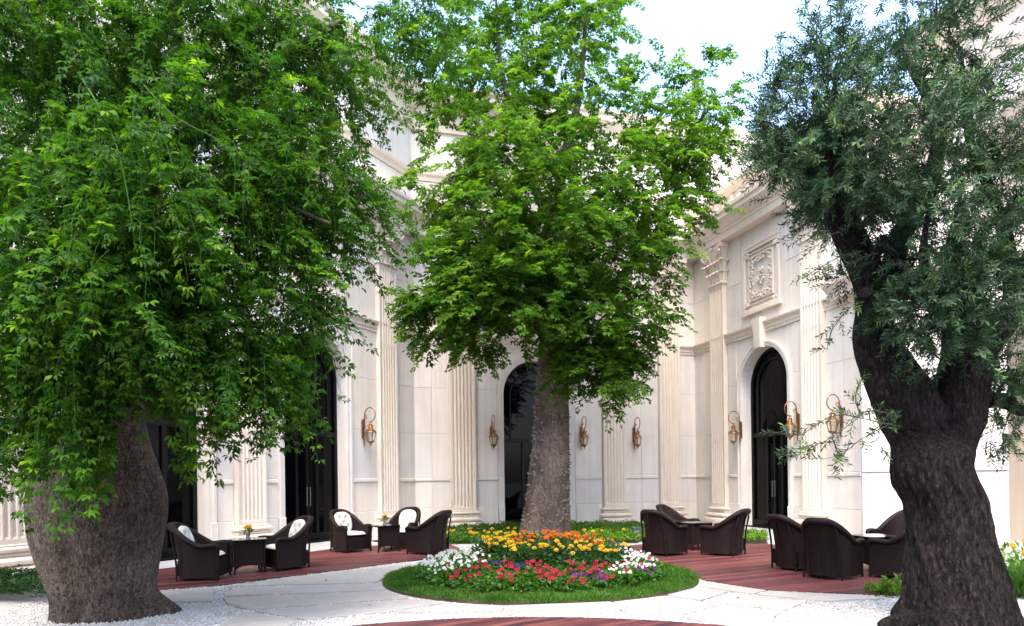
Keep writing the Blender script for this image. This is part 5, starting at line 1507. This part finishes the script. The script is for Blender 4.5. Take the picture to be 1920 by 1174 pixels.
def shoots(P, O, length, k, droop, jit=.5):
    n_ = len(P); D = nrm(O + rng.normal(0, jit, (n_, 3)) + np.array([0, -.1, .1])); L = length[:, None, None]; t_ = np.linspace(0, 1, 5)[None, :, None]
    dr = rng.uniform(-.25, 1, (n_, 1, 1)) * droop
    poly = P[:, None] + D[:, None] * L * t_ - np.array([0, 0, 1.0]) * L * dr * t_ ** 2
    ts = np.repeat(np.linspace(.12, 1, k // 2), 2)[None, :, None]
    C = P[:, None] + D[:, None] * L * ts - np.array([0, 0, 1.0]) * L * dr * ts ** 2
    ax = nrm(D[:, None] - np.array([0, 0, 2.0]) * dr * ts); ref = nrm(rng.normal(0, 1, (n_, 1, 3))); S_ = nrm(np.cross(ax, ref)); U_ = np.cross(ax, S_)
    ph = (np.arange(k) // 2 % 2 * (np.pi / 2) + np.arange(k) % 2 * np.pi)[None, :, None]
    rad = S_ * np.cos(ph) + U_ * np.sin(ph)
    A = rad * .8 + ax * .75 + rng.normal(0, .15, C.shape); N = ax * .8 - rad * .5 + np.array([0, 0, .5]) + rng.normal(0, .2, C.shape)
    rn = np.clip(rng.random((n_, 1)) ** 1.4 * .75 + ts[..., 0] * .12 + rng.random((n_, k)) * .25, 0, 1)
    return C.reshape(-1, 3), A.reshape(-1, 3), N.reshape(-1, 3), poly, rn.reshape(-1)
C, A, N, poly, rn = shoots(P, O, rng.uniform(.13, .30, len(P)), KO, .22)
# long thin sprays that hang clear of the crown
sp = []
def spray(pts, n_): 
    q = bez([at(*p) for p in pts], 6); 
    for k in range(n_):
        t_ = (k + random.random()) / n_ * (len(q) - 1); i = min(int(t_), len(q) - 2); p = q[i].lerp(q[i + 1], t_ - i); d = (q[i + 1] - q[i]).normalized(); sp.append((p, d))
    return branch_mb([at(*p) for p in pts], .007, .002, 5, .05, n_)
sprays = [([(1690, 800, 7.2), (1640, 790, 6.9), (1580, 778, 6.8), (1540, 790, 6.7), (1500, 815, 6.7), (1460, 812, 6.7)], 12), ([(1690, 780, 7.2), (1630, 770, 6.9), (1600, 790, 6.8), (1560, 820, 6.7), (1520, 840, 6.7), (1490, 858, 6.7)], 13), ([(1680, 790, 7.2), (1620, 820, 6.9), (1580, 850, 6.8), (1540, 862, 6.7)], 8), ([(1610, 770, 6.9), (1604, 750, 6.9), (1607, 725, 6.9)], 5), ([(1530, 830, 6.7), (1505, 840, 6.7), (1478, 842, 6.7)], 5), ([(1690, 770, 7.2), (1650, 800, 7.1), (1655, 850, 7.1)], 7), ([(1560, 820, 6.75), (1570, 850, 6.7), (1565, 870, 6.7)], 4), 
          ([(1620, 470, 7.0), (1580, 480, 6.9), (1540, 500, 6.9), (1510, 520, 6.9)], 7), ([(1620, 560, 7.0), (1590, 580, 6.9), (1560, 620, 6.9), (1550, 660, 6.9)], 8), ([(1600, 420, 7.0), (1560, 440, 6.9), (1520, 470, 6.9)], 6), ([(1500, 280, 7.3), (1450, 310, 7.2), (1420, 340, 7.2), (1405, 335, 7.2)], 8), ([(1520, 150, 7.3), (1470, 110, 7.3), (1455, 75, 7.3)], 5), ([(1545, 90, 7.3), (1520, 40, 7.3), (1512, 5, 7.3)], 6), ([(1830, 230, 7.2), (1870, 150, 7.2), (1905, 132, 7.2)], 6), ([(1700, 260, 6.8), (1705, 150, 6.7), (1712, 70, 6.7)], 7), ([(1880, 720, 7.3), (1862, 800, 7.3), (1855, 860, 7.3)], 7), ([(1900, 760, 7.3), (1880, 820, 7.3), (1900, 850, 7.3)], 6), ([(1740, 360, 6.7), (1750, 320, 6.6), (1760, 260, 6.6)], 6)]
for pts, n_ in sprays: spray(pts, n_).build('spray_twig', M['olive_twig'], ot, off)
Ps = np.array([p for p, d in sp]); Ds = np.array([d for p, d in sp])
C2, A2, N2, poly2, rn2 = shoots(Ps, Ds, rng.uniform(.10, .18, len(Ps)), 12, .3, .45)
C, A, N, rn = np.concatenate([C, C2]), np.concatenate([A, A2]), np.concatenate([N, N2]), np.concatenate([rn, np.clip(rn2 + .15, 0, 1)])
V, F = leaves_np(C, A, N, rng.uniform(.048, .082, len(C)), .25, .08)
tag(link('crown', mesh_np('crown', V, F, M['leaf_olive'], np.repeat(rn, 4)), ot, off), kind='stuff')
V, F = strips_np(np.concatenate([poly, poly2]), .004, .0015); tag(link('twigs', mesh_np('twigs', V, F, M['olive_twig']), ot, off), kind='stuff')
print('tris approx', sum(len(o.data.polygons) for o in COL.objects if o.type == 'MESH'), 'objects', len(COL.objects))
